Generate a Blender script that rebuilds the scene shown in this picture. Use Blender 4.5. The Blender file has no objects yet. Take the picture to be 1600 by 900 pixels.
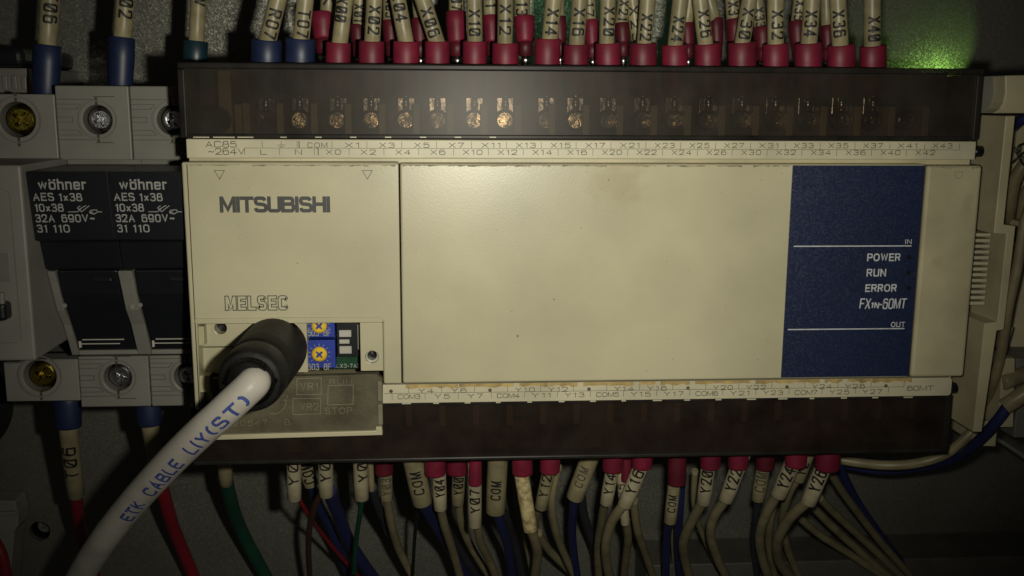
import bpy, math, random
from mathutils import Vector, Matrix
from mathutils.geometry import delaunay_2d_cdt
random.seed(7)
sc = bpy.context.scene
C = sc.collection
MM = 0.001

# ------------------------------------------------------------------ camera
F = 1600.0                                   # focal length in pixels of a 1600 px wide picture
YAW, PITCH, ROLL = -0.0684, -0.1826, -0.0060
CAM = Vector((-15.0956, -220.2952, 40.7651))  # millimetres; the controller's face is the plane Y = 0
ROT = Matrix.Rotation(YAW, 3, 'Z') @ Matrix.Rotation(PITCH, 3, 'X') @ Matrix.Rotation(ROLL, 3, 'Y')
cam = bpy.data.cameras.new('camera'); cam.lens = 36.0; cam.sensor_width = 36.0
cam.clip_start = 0.005; cam.clip_end = 20.0
co = bpy.data.objects.new('camera', cam); C.objects.link(co)
r_, f_, u_ = ROT @ Vector((1, 0, 0)), ROT @ Vector((0, 1, 0)), ROT @ Vector((0, 0, 1))
co.matrix_world = Matrix(((r_.x, u_.x, -f_.x, CAM.x*MM), (r_.y, u_.y, -f_.y, CAM.y*MM), (r_.z, u_.z, -f_.z, CAM.z*MM), (0, 0, 0, 1)))
sc.camera = co

def at(px, py, Y=0.0):
    """The point of the plane at depth Y (mm) that the photograph shows at pixel px, py."""
    d = ROT @ Vector(((px-800)/F, 1, -(py-450)/F))
    return CAM + d*((Y-CAM.y)/d.y)
def X(px, py, Y=0.0): return at(px, py, Y).x
def Z(px, py, Y=0.0): return at(px, py, Y).z

# ------------------------------------------------------------------ world and lamps
w = bpy.data.worlds.new('World'); sc.world = w; w.use_nodes = True
w.node_tree.nodes['Background'].inputs[0].default_value = (1.0, 0.95, 0.85, 1)
w.node_tree.nodes['Background'].inputs[1].default_value = 0.012
sc.view_settings.view_transform = 'Standard'; sc.view_settings.look = 'None'
sc.view_settings.exposure = 0.0; sc.view_settings.gamma = 1.0
def lamp(name, kind, loc, target, watts, col, **kw):
    l = bpy.data.lights.new(name, kind); l.energy = watts; l.color = col
    for k, v in kw.items(): setattr(l, k, v)
    o = bpy.data.objects.new(name, l); C.objects.link(o)
    o.location = Vector(loc)*MM
    o.rotation_euler = (Vector(target)-Vector(loc)).to_track_quat('-Z', 'Y').to_euler()
    return o
lc = at(790, 190, 0)
lamp('phone_flash', 'SPOT', (lc.x, -185, lc.z), at(790, 290, 0), 1.22, (1.0, 0.965, 0.80), spot_size=math.radians(83), spot_blend=1.0, shadow_soft_size=0.003)
lamp('green_indicator_light', 'SPOT', at(1532, 112, 66), at(1458, 70, 80), 0.0065, (0.50, 1.0, 0.20), spot_size=1.55, spot_blend=0.25, shadow_soft_size=0.0015)
lamp('green_status_glow', 'SPOT', at(930, -150, 30), at(920, 20, 80), 0.016, (0.45, 1.0, 0.55), spot_size=1.5, spot_blend=1.0, shadow_soft_size=0.003)

# ------------------------------------------------------------------ materials
def mat(name, base, rough=0.5, metal=0.0, mottle=0.12, mscale=120.0, bump=0.0, bscale=1500.0, specks=0.0, spec=0.5, tint=None, coat=0.0, vary=0.0, speck_col=None, speck_scale=260.0):
    m = bpy.data.materials.new(name); m.use_nodes = True
    nt = m.node_tree; N = nt.nodes; L = nt.links
    b = N['Principled BSDF']
    b.inputs['Roughness'].default_value = rough; b.inputs['Metallic'].default_value = metal
    b.inputs['Specular IOR Level'].default_value = spec
    b.inputs['Coat Weight'].default_value = coat
    tc = N.new('ShaderNodeTexCoord')
    n = N.new('ShaderNodeTexNoise'); n.inputs['Scale'].default_value = mscale; n.inputs['Detail'].default_value = 6
    L.new(tc.outputs['Object'], n.inputs['Vector'])
    mx = N.new('ShaderNodeMix'); mx.data_type = 'RGBA'
    lo = tint or tuple(c*(1-mottle*2) for c in base)
    mx.inputs[6].default_value = (*lo, 1); mx.inputs[7].default_value = (*[min(1, c*(1+mottle*.5)) for c in base], 1)
    rp = N.new('ShaderNodeMapRange'); rp.inputs[1].default_value = 0.28; rp.inputs[2].default_value = 0.62
    L.new(n.outputs['Fac'], rp.inputs[0]); L.new(rp.outputs[0], mx.inputs[0])
    out = mx.outputs[2]
    if specks:
        v = N.new('ShaderNodeTexVoronoi'); v.inputs['Scale'].default_value = speck_scale
        L.new(tc.outputs['Object'], v.inputs['Vector'])
        n2 = N.new('ShaderNodeTexNoise'); n2.inputs['Scale'].default_value = 90.0
        L.new(tc.outputs['Object'], n2.inputs['Vector'])
        s1 = N.new('ShaderNodeMath'); s1.operation = 'MULTIPLY_ADD'; s1.inputs[1].default_value = 0.16; s1.inputs[2].default_value = -0.045
        L.new(n2.outputs['Fac'], s1.inputs[0])
        s2 = N.new('ShaderNodeMath'); s2.operation = 'LESS_THAN'; L.new(v.outputs['Distance'], s2.inputs[0]); L.new(s1.outputs[0], s2.inputs[1])
        s3 = N.new('ShaderNodeMath'); s3.operation = 'MULTIPLY'; s3.inputs[1].default_value = specks; L.new(s2.outputs[0], s3.inputs[0])
        m2 = N.new('ShaderNodeMix'); m2.data_type = 'RGBA'; L.new(s3.outputs[0], m2.inputs[0]); L.new(out, m2.inputs[6])
        m2.inputs[7].default_value = (*speck_col, 1) if speck_col else (base[0]*.3, base[1]*.26, base[2]*.22, 1); out = m2.outputs[2]
    if vary:
        oi = N.new('ShaderNodeObjectInfo'); vr = N.new('ShaderNodeMapRange'); vr.inputs[3].default_value = 1-vary; vr.inputs[4].default_value = 1+vary*.7
        L.new(oi.outputs['Random'], vr.inputs[0]); hs = N.new('ShaderNodeHueSaturation'); L.new(vr.outputs[0], hs.inputs['Value']); L.new(out, hs.inputs['Color']); out = hs.outputs[0]
    L.new(out, b.inputs['Base Color'])
    if bump:
        n3 = N.new('ShaderNodeTexNoise'); n3.inputs['Scale'].default_value = bscale; n3.inputs['Detail'].default_value = 3
        L.new(tc.outputs['Object'], n3.inputs['Vector'])
        bp = N.new('ShaderNodeBump'); bp.inputs['Strength'].default_value = bump; bp.inputs['Distance'].default_value = 0.0002
        L.new(n3.outputs['Fac'], bp.inputs['Height']); L.new(bp.outputs[0], b.inputs['Normal'])
    return m

M = {}
M['beige'] = mat('yellowed_plastic', (.475, .438, .300),   .31, mottle=.09, mscale=38, bump=.055, bscale=2500, spec=.42)
def smear(m, cx, cz, rx, rz):
    """A greasy hand mark with a shape of its own: slightly browner and duller plastic."""
    nt = m.node_tree; N = nt.nodes; L = nt.links; b = N['Principled BSDF']; src = b.inputs['Base Color'].links[0].from_socket
    tc = N.new('ShaderNodeTexCoord'); mp = N.new('ShaderNodeMapping'); mp.vector_type = 'TEXTURE'
    mp.inputs['Location'].default_value = (cx*MM, 0, cz*MM); mp.inputs['Scale'].default_value = (rx*MM, 10, rz*MM)
    L.new(tc.outputs['Object'], mp.inputs[0])
    n = N.new('ShaderNodeTexNoise'); n.inputs['Scale'].default_value = 2.2; n.inputs['Detail'].default_value = 5; L.new(mp.outputs[0], n.inputs['Vector'])
    ln = N.new('ShaderNodeVectorMath'); ln.operation = 'LENGTH'; L.new(mp.outputs[0], ln.inputs[0])
    ad = N.new('ShaderNodeMath'); ad.operation = 'MULTIPLY_ADD'; ad.inputs[1].default_value = 1.6; L.new(n.outputs['Fac'], ad.inputs[0]); L.new(ln.outputs['Value'], ad.inputs[2])
    mr = N.new('ShaderNodeMapRange'); mr.inputs[1].default_value = 1.85; mr.inputs[2].default_value = 1.2; mr.inputs[3].default_value = 0; mr.inputs[4].default_value = .55; L.new(ad.outputs[0], mr.inputs[0])
    mx = N.new('ShaderNodeMix'); mx.data_type = 'RGBA'; L.new(mr.outputs[0], mx.inputs[0]); L.new(src, mx.inputs[6]); mx.inputs[7].default_value = (.355, .30, .175, 1)
    L.new(mx.outputs[2], b.inputs['Base Color'])
M['beige_main'] = mat('yellowed_plastic_cover', (.475, .438, .300),   .31, mottle=.09, mscale=38, bump=.055, bscale=2500, spec=.42)
_o = at(962, 288); smear(M['beige_main'], _o.x-17, _o.z+38, 7.5, 5.5)
M['beige_end'] = mat('yellowed_plastic_end', (.45, .405, .265), .42, mottle=.12, mscale=70, bump=.1, bscale=2500, specks=.12)
_o = at(1512, 325); smear(M['beige_end'], _o.x-17, _o.z+38, 1.6, 3.6); _o = at(1466, 410); smear(M['beige_end'], _o.x-17, _o.z+38, 1.6, 1.6)
M['beige_side'] = mat('yellowed_plastic_side', (.47, .42, .27), .42, mottle=.12, mscale=70, bump=.12, bscale=2500, specks=.12)
M['strip'] = mat('label_strip_plastic', (.50, .46, .33), .45, mottle=.09, mscale=90, specks=.15)
M['grime'] = mat('grimy_moulded_plastic', (.100, .088, .056), .65, mottle=.25, mscale=160, bump=.6, bscale=1600, specks=.5, spec=.25)  # flap's grime, with the plug's shadow put into the same dark colour
M['grime_raised'] = mat('grimy_raised_plastic', (.175, .155, .102), .55, mottle=.15, mscale=160)  # same grime and painted shade, lighter on the raised marks
M['seam'] = mat('dirt_in_joint', (.06, .05, .03), .9)
M['grime_thin'] = mat('thin_brown_grime', (.30, .26, .165), .6, mottle=.35, mscale=500)
M['glue'] = mat('old_glue_residue', (.42, .30, .11), .6, mottle=.3, mscale=260, bump=.6, bscale=700)
M['ink'] = mat('dark_grey_print', (.052, .05, .052), .6, mottle=.1)
M['thin_ink'] = mat('thin_grey_print', (.085, .075, .05), .6, mottle=.2, mscale=400)
M['faint_ink'] = mat('faint_moulded_mark', (.27, .22, .12), .6)
M['black_ink'] = mat('black_marker_print', (.010, .009, .008), .6)
M['white_ink'] = mat('pale_print', (.50, .52, .55), .6, mottle=.12, mscale=900)
M['grey_ink'] = mat('grey_print', (.28, .28, .275), .6, mottle=.12, mscale=900)
M['blue_ink'] = mat('blue_cable_print', (.05, .075, .28), .55, mottle=.25, mscale=1200)
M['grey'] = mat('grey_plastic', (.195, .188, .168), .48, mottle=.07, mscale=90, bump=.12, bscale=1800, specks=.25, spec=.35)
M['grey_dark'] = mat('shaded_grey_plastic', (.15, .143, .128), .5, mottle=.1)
M['terminal_black'] = mat('dusty_dark_terminal_plastic', (.075, .066, .054), .6, mottle=.3, mscale=130)
M['groove'] = mat('dirty_groove', (.085, .08, .068), .7)  # dark colour for the moulded pad outlines
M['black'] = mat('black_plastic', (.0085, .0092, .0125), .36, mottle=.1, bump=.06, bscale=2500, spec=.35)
M['rubber'] = mat('dusty_black_rubber', (.008, .0077, .007), .6, mottle=.35, mscale=220, bump=.8, bscale=520, spec=.28, specks=.5, speck_col=(.12, .115, .10), speck_scale=900)
M['red'] = mat('red_vinyl_sleeve', (.150, .009, .027), .5, vary=.22, mottle=.14, mscale=300, spec=.4)
M['dark_red'] = mat('dull_red_vinyl_sleeve', (.082, .006, .014), .5, vary=.2, mottle=.14, mscale=300, spec=.4)
M['blue_sleeve'] = mat('blue_vinyl_sleeve', (.010, .018, .058), .45, mottle=.14, mscale=300, spec=.5)
M['teal_sleeve'] = mat('teal_vinyl_sleeve', (.007, .026, .038), .4, mottle=.14, mscale=300)
M['marker'] = mat('cream_marker_tube', (.25, .215, .125), .40, vary=.16, mottle=.14, mscale=350, spec=.4, specks=.1)
M['marker_pale'] = mat('pale_marker_tube', (.34, .30, .20), .42, vary=.14, mottle=.12, mscale=350, spec=.4)
M['marker_dirty'] = mat('dirty_marker_tube', (.46, .39, .21), .45, mottle=.30, mscale=700, tint=(.20, .13, .05), bump=.2)
M['cream'] = mat('cream_wire_insulation', (.205, .176, .10), .42, vary=.2, mottle=.16, mscale=200, spec=.45)
M['blue_wire'] = mat('blue_wire_insulation', (.017, .021, .085), .36, mottle=.1)
M['red_wire'] = mat('red_wire_insulation', (.19, .009, .018), .4, mottle=.1)
M['green_wire'] = mat('green_wire_insulation', (.007, .05, .03), .42, mottle=.1)
M['brown_wire'] = mat('brown_wire_insulation', (.055, .027, .015), .36, mottle=.1)
M['black_wire'] = mat('black_wire_insulation', (.012, .012, .012), .4, mottle=.1)
M['slate_wire'] = mat('slate_wire_insulation', (.03, .032, .045), .4, mottle=.1)
M['cable'] = mat('grey_cable_jacket', (.44, .41, .365), .42, mottle=.12, mscale=110, bump=.05, bscale=1200, specks=.3, spec=.28)
M['steel'] = mat('bright_zinc_screw', (.62, .62, .64), .20, 1.0, mottle=.1, mscale=700, bump=.25, bscale=1800)
M['brass'] = mat('yellow_passivated_screw', (.42, .33, .06), .24, 1.0, mottle=.25, mscale=600, bump=.3, bscale=1500)
M['nickel'] = mat('terminal_screw_metal', (.55, .49, .375), .25, 1.0, mottle=.5, mscale=350, bump=1.0, bscale=420)
M['tin'] = mat('tinned_lug', (.55, .54, .52), .28, 1.0, mottle=.3, mscale=500, bump=.5, bscale=900)
M['pot_blue'] = mat('blue_trimmer_body', (.022, .045, .32), .36, mottle=.1)
M['pot_yellow'] = mat('yellow_trimmer_dial', (.80, .53, .03), .4, mottle=.1)
M['board'] = mat('green_circuit_board', (.012, .055, .026), .3, mottle=.2, mscale=500)
M['lever_white'] = mat('off_white_slider', (.42, .40, .36), .5, mottle=.1)
M['duct'] = mat('grey_wiring_duct', (.075, .072, .062), .5, mottle=.12)
M['clear_edge'] = mat('glossy_pale_edge', (.42, .40, .35), .25, mottle=.1)

def sparkle(name, base, rough, flake, amount, metal):
    """Sheet metal or paint with flakes: every flake leans its own way."""
    m = bpy.data.materials.new(name); m.use_nodes = True
    nt = m.node_tree; N = nt.nodes; L = nt.links; b = N['Principled BSDF']
    tc = N.new('ShaderNodeTexCoord'); v = N.new('ShaderNodeTexVoronoi'); v.inputs['Scale'].default_value = flake
    L.new(tc.outputs['Object'], v.inputs['Vector'])
    sub = N.new('ShaderNodeVectorMath'); sub.operation = 'SUBTRACT'; sub.inputs[1].default_value = (.5, .5, .5)
    L.new(v.outputs['Color'], sub.inputs[0])
    scl = N.new('ShaderNodeVectorMath'); scl.operation = 'SCALE'; scl.inputs['Scale'].default_value = amount; L.new(sub.outputs[0], scl.inputs[0])
    geo = N.new('ShaderNodeNewGeometry'); add = N.new('ShaderNodeVectorMath'); L.new(geo.outputs['Normal'], add.inputs[0]); L.new(scl.outputs[0], add.inputs[1])
    nm = N.new('ShaderNodeVectorMath'); nm.operation = 'NORMALIZE'; L.new(add.outputs[0], nm.inputs[0]); L.new(nm.outputs[0], b.inputs['Normal'])
    n = N.new('ShaderNodeTexNoise'); n.inputs['Scale'].default_value = 45; n.inputs['Detail'].default_value = 8; L.new(tc.outputs['Object'], n.inputs['Vector'])
    mx = N.new('ShaderNodeMix'); mx.data_type = 'RGBA'
    mx.inputs[6].default_value = (*[c*.72 for c in base], 1); mx.inputs[7].default_value = (*[c*1.2 for c in base], 1)
    L.new(n.outputs['Fac'], mx.inputs[0]); L.new(mx.outputs[2], b.inputs['Base Color'])
    b.inputs['Roughness'].default_value = rough; b.inputs['Metallic'].default_value = metal
    return m
M['plate'] = sparkle('galvanised_sheet', (.19, .187, .16), .42, 2600, .22, .62)
M['panel_blue'] = sparkle('speckled_blue_panel', (.008, .0148, .052), .45, 3600, .20, 0.0)

def smoke(name, tint, milk, body=(.05, .045, .04)):
    m = bpy.data.materials.new(name); m.use_nodes = True
    nt = m.node_tree; N = nt.nodes; L = nt.links; N.remove(N['Principled BSDF']); out = N['Material Output']
    t = N.new('ShaderNodeBsdfTransparent'); t.inputs[0].default_value = (*tint, 1)
    d = N.new('ShaderNodeBsdfDiffuse'); d.inputs[0].default_value = (*body, 1)
    g = N.new('ShaderNodeBsdfGlossy'); g.inputs['Roughness'].default_value = .34; g.inputs[0].default_value = (.8, .8, .8, 1)
    tc = N.new('ShaderNodeTexCoord'); n = N.new('ShaderNodeTexNoise'); n.inputs['Scale'].default_value = 160; n.inputs['Detail'].default_value = 5
    L.new(tc.outputs['Object'], n.inputs['Vector'])
    mr = N.new('ShaderNodeMapRange'); mr.inputs[3].default_value = 0; mr.inputs[4].default_value = milk*2.0; L.new(n.outputs['Fac'], mr.inputs[0])
    a = N.new('ShaderNodeMixShader'); L.new(mr.outputs[0], a.inputs[0]); L.new(t.outputs[0], a.inputs[1]); L.new(d.outputs[0], a.inputs[2])
    fr = N.new('ShaderNodeFresnel'); fr.inputs[0].default_value = 1.45
    f2 = N.new('ShaderNodeMath'); f2.operation = 'MULTIPLY'; f2.inputs[1].default_value = .28; L.new(fr.outputs[0], f2.inputs[0])
    c = N.new('ShaderNodeMixShader'); L.new(f2.outputs[0], c.inputs[0]); L.new(a.outputs[0], c.inputs[1]); L.new(g.outputs[0], c.inputs[2])
    L.new(c.outputs[0], out.inputs[0])
    return m
M['smoke'] = smoke('smoked_clear_plastic', (.53, .49, .445), .15, (.11, .097, .083))
M['smoke_low'] = smoke('hazy_smoked_plastic', (.45, .395, .35), .15, (.090, .066, .055))
M['smoke_edge'] = smoke('smoked_plastic_edge', (.20, .19, .17), .35)

# ------------------------------------------------------------------ mesh helpers
class MB:
    def __init__(s): s.v = []; s.f = []; s.sm = []
    def add(s, vs, fs, smooth=False):
        k = len(s.v); s.v += [tuple(p) for p in vs]
        s.f += [tuple(i+k for i in f) for f in fs]; s.sm += [smooth]*len(fs); return s
    def box(s, x0, x1, y0, y1, z0, z1):
        if x0 > x1: x0, x1 = x1, x0
        if z0 > z1: z0, z1 = z1, z0
        v = [(x, y, z) for x in (x0, x1) for y in (y0, y1) for z in (z0, z1)]
        return s.add(v, [(0, 1, 3, 2), (4, 6, 7, 5), (0, 4, 5, 1), (2, 3, 7, 6), (0, 2, 6, 4), (1, 5, 7, 3)])
    def prism(s, outer, y0, y1, holes=(), axis='y', depth=None):
        """Polygon (u, v) with holes, extruded from y0 (the near face) to y1. axis 'y': u=x v=z; axis 'x': u=y v=z."""
        loops = [list(outer)] + [list(h) for h in holes]
        P = (lambda u, v, t: (u, t, v)) if axis == 'y' else (lambda u, v, t: (t, u, v))
        flat = [p for l in loops for p in l]; n = len(flat)
        tri = fill(loops)
        vs = [P(*p, y0) for p in flat] + [P(*p, y1) for p in flat]
        fs = []
        for a, b, c in tri: fs.append((a, b, c)); fs.append((c+n, b+n, a+n))
        k = 0
        for l in loops:
            m = len(l)
            for i in range(m):
                j = (i+1) % m; fs.append((k+i, k+j, k+j+n, k+i+n))
            k += m
        return s.add(vs, fs)
    def tube(s, pts, rad, n=16, cap=True, flat=1.0, flatdir=None, smooth=True):
        pts = [Vector(p) for p in pts]; m = len(pts)
        rad = rad if isinstance(rad, (list, tuple)) else [rad]*m
        up = None; vs = []
        for i, p in enumerate(pts):
            t = (pts[min(i+1, m-1)]-pts[max(i-1, 0)]).normalized()
            if up is None:
                up = Vector((0, 1, 0)) if abs(t.y) < .8 else Vector((1, 0, 0))
            up = (up - t*up.dot(t)).normalized(); sd = t.cross(up)
            for k in range(n):
                a = 2*math.pi*k/n
                vs.append(p + up*(rad[i]*flat*math.cos(a)) + sd*(rad[i]*math.sin(a)))
        fs = []
        for i in range(m-1):
            for k in range(n):
                q = (k+1) % n; fs.append((i*n+k, i*n+q, (i+1)*n+q, (i+1)*n+k))
        s.add(vs, fs, smooth)
        if cap:
            s.f.append(tuple(len(s.v)-m*n+k for k in range(n)))
            s.f.append(tuple(len(s.v)-n+k for k in reversed(range(n)))); s.sm += [False, False]
        return s
    def build(s, name, m, parent=None, bevel=0.0, seg=2, **props):
        off = Vector((0, 0, 0)); q = parent
        while q is not None: off += q.location; q = q.parent
        me = bpy.data.meshes.new(name)
        me.from_pydata([tuple(Vector(v)*MM-off) for v in s.v], [], s.f)
        for p, sm in zip(me.polygons, s.sm): p.use_smooth = sm
        me.materials.append(M[m] if isinstance(m, str) else m)
        import bmesh
        b = bmesh.new(); b.from_mesh(me); bmesh.ops.recalc_face_normals(b, faces=b.faces); b.to_mesh(me); b.free()
        me.update()
        o = bpy.data.objects.new(name, me); C.objects.link(o); o.parent = parent
        if bevel:
            bv = o.modifiers.new('bevel', 'BEVEL'); bv.width = bevel*MM; bv.segments = seg; bv.limit_method = 'ANGLE'; bv.angle_limit = math.radians(40)
        for k, v in props.items(): o[k] = v
        return o

def fill(loops):
    """Triangles of a polygon with holes, as indices into the loops joined end to end."""
    vs = [Vector((p[0], p[1])) for l in loops for p in l]; es = []; k = 0
    for l in loops:
        n = len(l); es += [(k+i, k+(i+1) % n) for i in range(n)]; k += n
    _, _, fs, ov, _, _ = delaunay_2d_cdt(vs, es, [], 0, 1e-7)
    def inside(x, y, l):
        c = False
        for (x1, y1), (x2, y2) in zip(l, l[1:]+l[:1]):
            if (y1 > y) != (y2 > y) and x < (x2-x1)*(y-y1)/(y2-y1)+x1: c = not c
        return c
    out = []
    for f in fs:
        q = [ov[i][0] for i in f]; x = sum(vs[i].x for i in q)/3; y = sum(vs[i].y for i in q)/3
        if inside(x, y, loops[0]) and not any(inside(x, y, l) for l in loops[1:]): out.append(tuple(q))
    return out
def thing(name, loc, label, cat, group=None):
    o = bpy.data.objects.new(name, None); C.objects.link(o); o.location = Vector(loc)*MM; o.empty_display_size = .01
    o['label'] = label; o['category'] = cat
    if group: o['group'] = group
    return o
def tag(o, label, cat, group=None):
    o['label'] = label; o['category'] = cat
    if group: o['group'] = group
    return o
def children(o): return [c for c in bpy.data.objects if c.parent == o]
def copy_tree(o, parent=None):
    c = o.copy(); C.objects.link(c); c.parent = parent
    for ch in children(o): copy_tree(ch, c)
    return c
def circle(cx, cz, r, n=32, a0=0): return [(cx+r*math.cos(a0+2*math.pi*k/n), cz+r*math.sin(a0+2*math.pi*k/n)) for k in range(n)]
def rrect(x0, x1, z0, z1, r, n=5):
    if x0 > x1: x0, x1 = x1, x0
    if z0 > z1: z0, z1 = z1, z0
    out = []
    for cx, cz, a in ((x1-r, z0+r, -90), (x1-r, z1-r, 0), (x0+r, z1-r, 90), (x0+r, z0+r, 180)):
        for k in range(n+1):
            t = math.radians(a+90*k/n); out.append((cx+r*math.cos(t), cz+r*math.sin(t)))
    return out
def spline(P, per=8):
    P = [Vector(p) for p in P]
    if len(P) < 3: return [P[0].lerp(P[-1], k/per) for k in range(per+1)]
    Q = [P[0]*2-P[1]] + P + [P[-1]*2-P[-2]]; out = []
    for i in range(1, len(Q)-2):
        a, b, c, d = Q[i-1:i+3]
        for k in range(per):
            t = k/per
            out.append(.5*((2*b)+(c-a)*t+(2*a-5*b+4*c-d)*t*t+(3*b-a-3*c+d)*t**3))
    out.append(P[-1]); return out

# ------------------------------------------------------------------ a stroke alphabet
def chaikin(p, closed, it=2):
    for _ in range(it):
        q = []; n = len(p)
        if not closed: q.append(p[0])
        for i in range(n if closed else n-1):
            a, b = p[i], p[(i+1) % n]
            q.append((a[0]*.75+b[0]*.25, a[1]*.75+b[1]*.25)); q.append((a[0]*.25+b[0]*.75, a[1]*.25+b[1]*.75))
        if not closed: q.append(p[-1])
        p = q
    return p
# '-' straight, '~' smoothed, 'o' smoothed and closed, '=' straight and closed
G = {
 'A': (.78, ['-0,-.1 .39,1 .78,-.1', '-.15,.34 .63,.34']), 'B': (.68, ['-0,0 0,1', '~0,1 .3,1 .66,1 .66,.53 .3,.53 0,.53', '~0,.53 .34,.53 .7,.53 .7,0 .34,0 0,0']),
 'C': (.72, ['~.72,.78 .62,1 .36,1 0,1 0,.5 0,0 .36,0 .62,0 .72,.22']), 'D': (.7, ['-0,0 0,1', '~0,1 .3,1 .7,1 .7,.5 .7,0 .3,0 0,0']), 'E': (.6, ['-.6,1 0,1 0,0 .6,0', '-0,.52 .52,.52']),
 'F': (.58, ['-.58,1 0,1 0,0', '-0,.52 .5,.52']), 'H': (.68, ['-0,0 0,1', '-.68,0 .68,1', '-0,.52 .68,.52']), 'I': (.04, ['-.02,0 .02,1']),
 'K': (.66, ['-0,0 0,1', '-.64,1 0,.38', '-.2,.58 .66,0']), 'L': (.55, ['-0,1 0,0 .55,0']), 'M': (.84, ['-0,0 0,1', '-.84,0 .84,1', '-0,1.12 .42,0 .84,1.12']), 'N': (.7, ['-0,0 0,1', '-.7,0 .7,1', '-0,1.1 .7,-.1']),
 'O': (.8, ['o0,1 .8,1 .8,0 0,0']), 'P': (.64, ['-0,0 0,1', '~0,1 .34,1 .66,1 .66,.46 .34,.46 0,.46']),
 'R': (.68, ['-0,0 0,1', '~0,1 .34,1 .66,1 .66,.5 .34,.5 0,.5', '-.34,.5 .68,0']), 'S': (.66, ['~.62,.8 .56,1 .3,1 0,1 .02,.56 .33,.52 .68,.46 .68,0 .34,0 .06,0 0,.22']),
 'T': (.66, ['-0,1 .66,1', '-.33,1 .33,0']), 'U': (.68, ['~0,1 0,.6 0,.35 0,0 .34,0 .68,0 .68,.35 .68,.6 .68,1']), 'V': (.74, ['-0,1.1 .37,0 .74,1.1']),
 'W': (1.0, ['-0,1.1 .25,0 .5,1 .75,0 1,1.1']), 'X': (.72, ['-0,-.04 .72,1.04', '-0,1.04 .72,-.04']), 'Y': (.72, ['-0,1 .36,.46 .72,1', '-.36,.46 .36,0']), 'Z': (.66, ['-0,1 .66,1 0,0 .66,0']),
 '0': (.62, ['o0,1 .62,1 .62,.5 .62,0 0,0 0,.5']), '1': (.3, ['-0,.8 .24,1 .24,0']), '|': (.04, ['-.02,0 .02,1']),
 '2': (.62, ['~0,.74 0,1 .31,1 .62,1 .62,.68 .5,.45 0,0', '-0,0 .62,0']), '3': (.6, ['~0,.82 .08,1 .3,1 .58,1 .58,.54 .26,.54', '~.26,.54 .62,.54 .62,0 .3,0 .06,0 0,.2']),
 '4': (.66, ['-.48,0 .48,1 0,.3 .66,.3']), '5': (.62, ['-.56,1 .08,1 .04,.54', '~.04,.54 .16,.64 .34,.64 .64,.64 .64,0 .3,0 .06,0 0,.2']),
 '6': (.62, ['~.56,.84 .5,1 .34,1 0,1 0,.45 0,0 .32,0 .62,0 .62,.34 .62,.62 .34,.62 .1,.62 .02,.38']), '7': (.6, ['-0,1 .6,1 .2,0']),
 '8': (.62, ['o.31,1 .58,1 .58,.54 .31,.54 .04,.54 .04,1', 'o.31,.54 .64,.54 .64,0 .31,0 -.02,0 -.02,.54']), '9': (.62, ['~.06,.16 .12,0 .28,0 .62,0 .62,.55 .62,1 .3,1 0,1 0,.66 0,.38 .28,.38 .52,.38 .6,.62']),
 '(': (.22, ['~.22,1.05 0,.8 0,.2 .22,-.05']), ')': (.22, ['~0,1.05 .22,.8 .22,.2 0,-.05']), '-': (.3, ['-0,.42 .3,.42']), '~': (.6, ['~0,.36 .14,.56 .3,.46 .46,.36 .6,.56']), '.': (.06, ['-0,.03 .06,.03']),
 'w': (.8, ['-0,.7 .2,0 .4,.66 .6,0 .8,.7']), 'o': (.56, ['o.28,.7 .56,.7 .56,.35 .56,0 .28,0 0,0 0,.35 0,.7']), 'ö': (.56, ['o.28,.7 .56,.7 .56,.35 .56,0 .28,0 0,0 0,.35 0,.7', '-.02,.95 .05,.95', '-.51,.95 .58,.95']),
 'h': (.5, ['-0,0 0,1', '~0,.4 .02,.7 .28,.7 .5,.7 .5,.4 .5,0']), 'n': (.5, ['-0,0 0,.7', '~0,.4 .02,.7 .28,.7 .5,.7 .5,.4 .5,0']), 'r': (.3, ['-0,0 0,.7', '~0,.36 .02,.68 .3,.68']),
 'e': (.54, ['-.02,.36 .54,.36', '~.54,.36 .54,.7 .27,.7 0,.7 0,.35 0,0 .28,0 .48,0 .54,.16']), 'x': (.5, ['-0,0 .5,.7', '-0,.7 .5,0']), ' ': (.7, []),
 'Ø': (.64, ['o.32,1 .64,1 .64,.5 .64,0 .32,0 0,0 0,.5 0,1', '-.1,.12 .54,.88']),
}
def layout(text, cap, wide=1.0, gap=.24, stroke=.1, shear=0.0):
    """Strokes [(points, closed)] in mm, the text starting at 0,0; returns them and the total width."""
    out = []; x = 0.0
    for ch in text:
        wd, st = G[ch]
        for d in st:
            p = [tuple(map(float, q.split(','))) for q in d[1:].split()]
            closed = d[0] in 'o='
            if d[0] in '~o': p = chaikin(p, closed)
            q = []
            for (a, b) in p:
                b2 = stroke/2 + b*(1-stroke); a2 = stroke/2 + a*wide
                q.append(((x+a2+shear*b2)*cap, b2*cap))
            out.append((q, closed))
        x += wd*wide + stroke + gap
    return out, (x-gap)*cap
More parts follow.
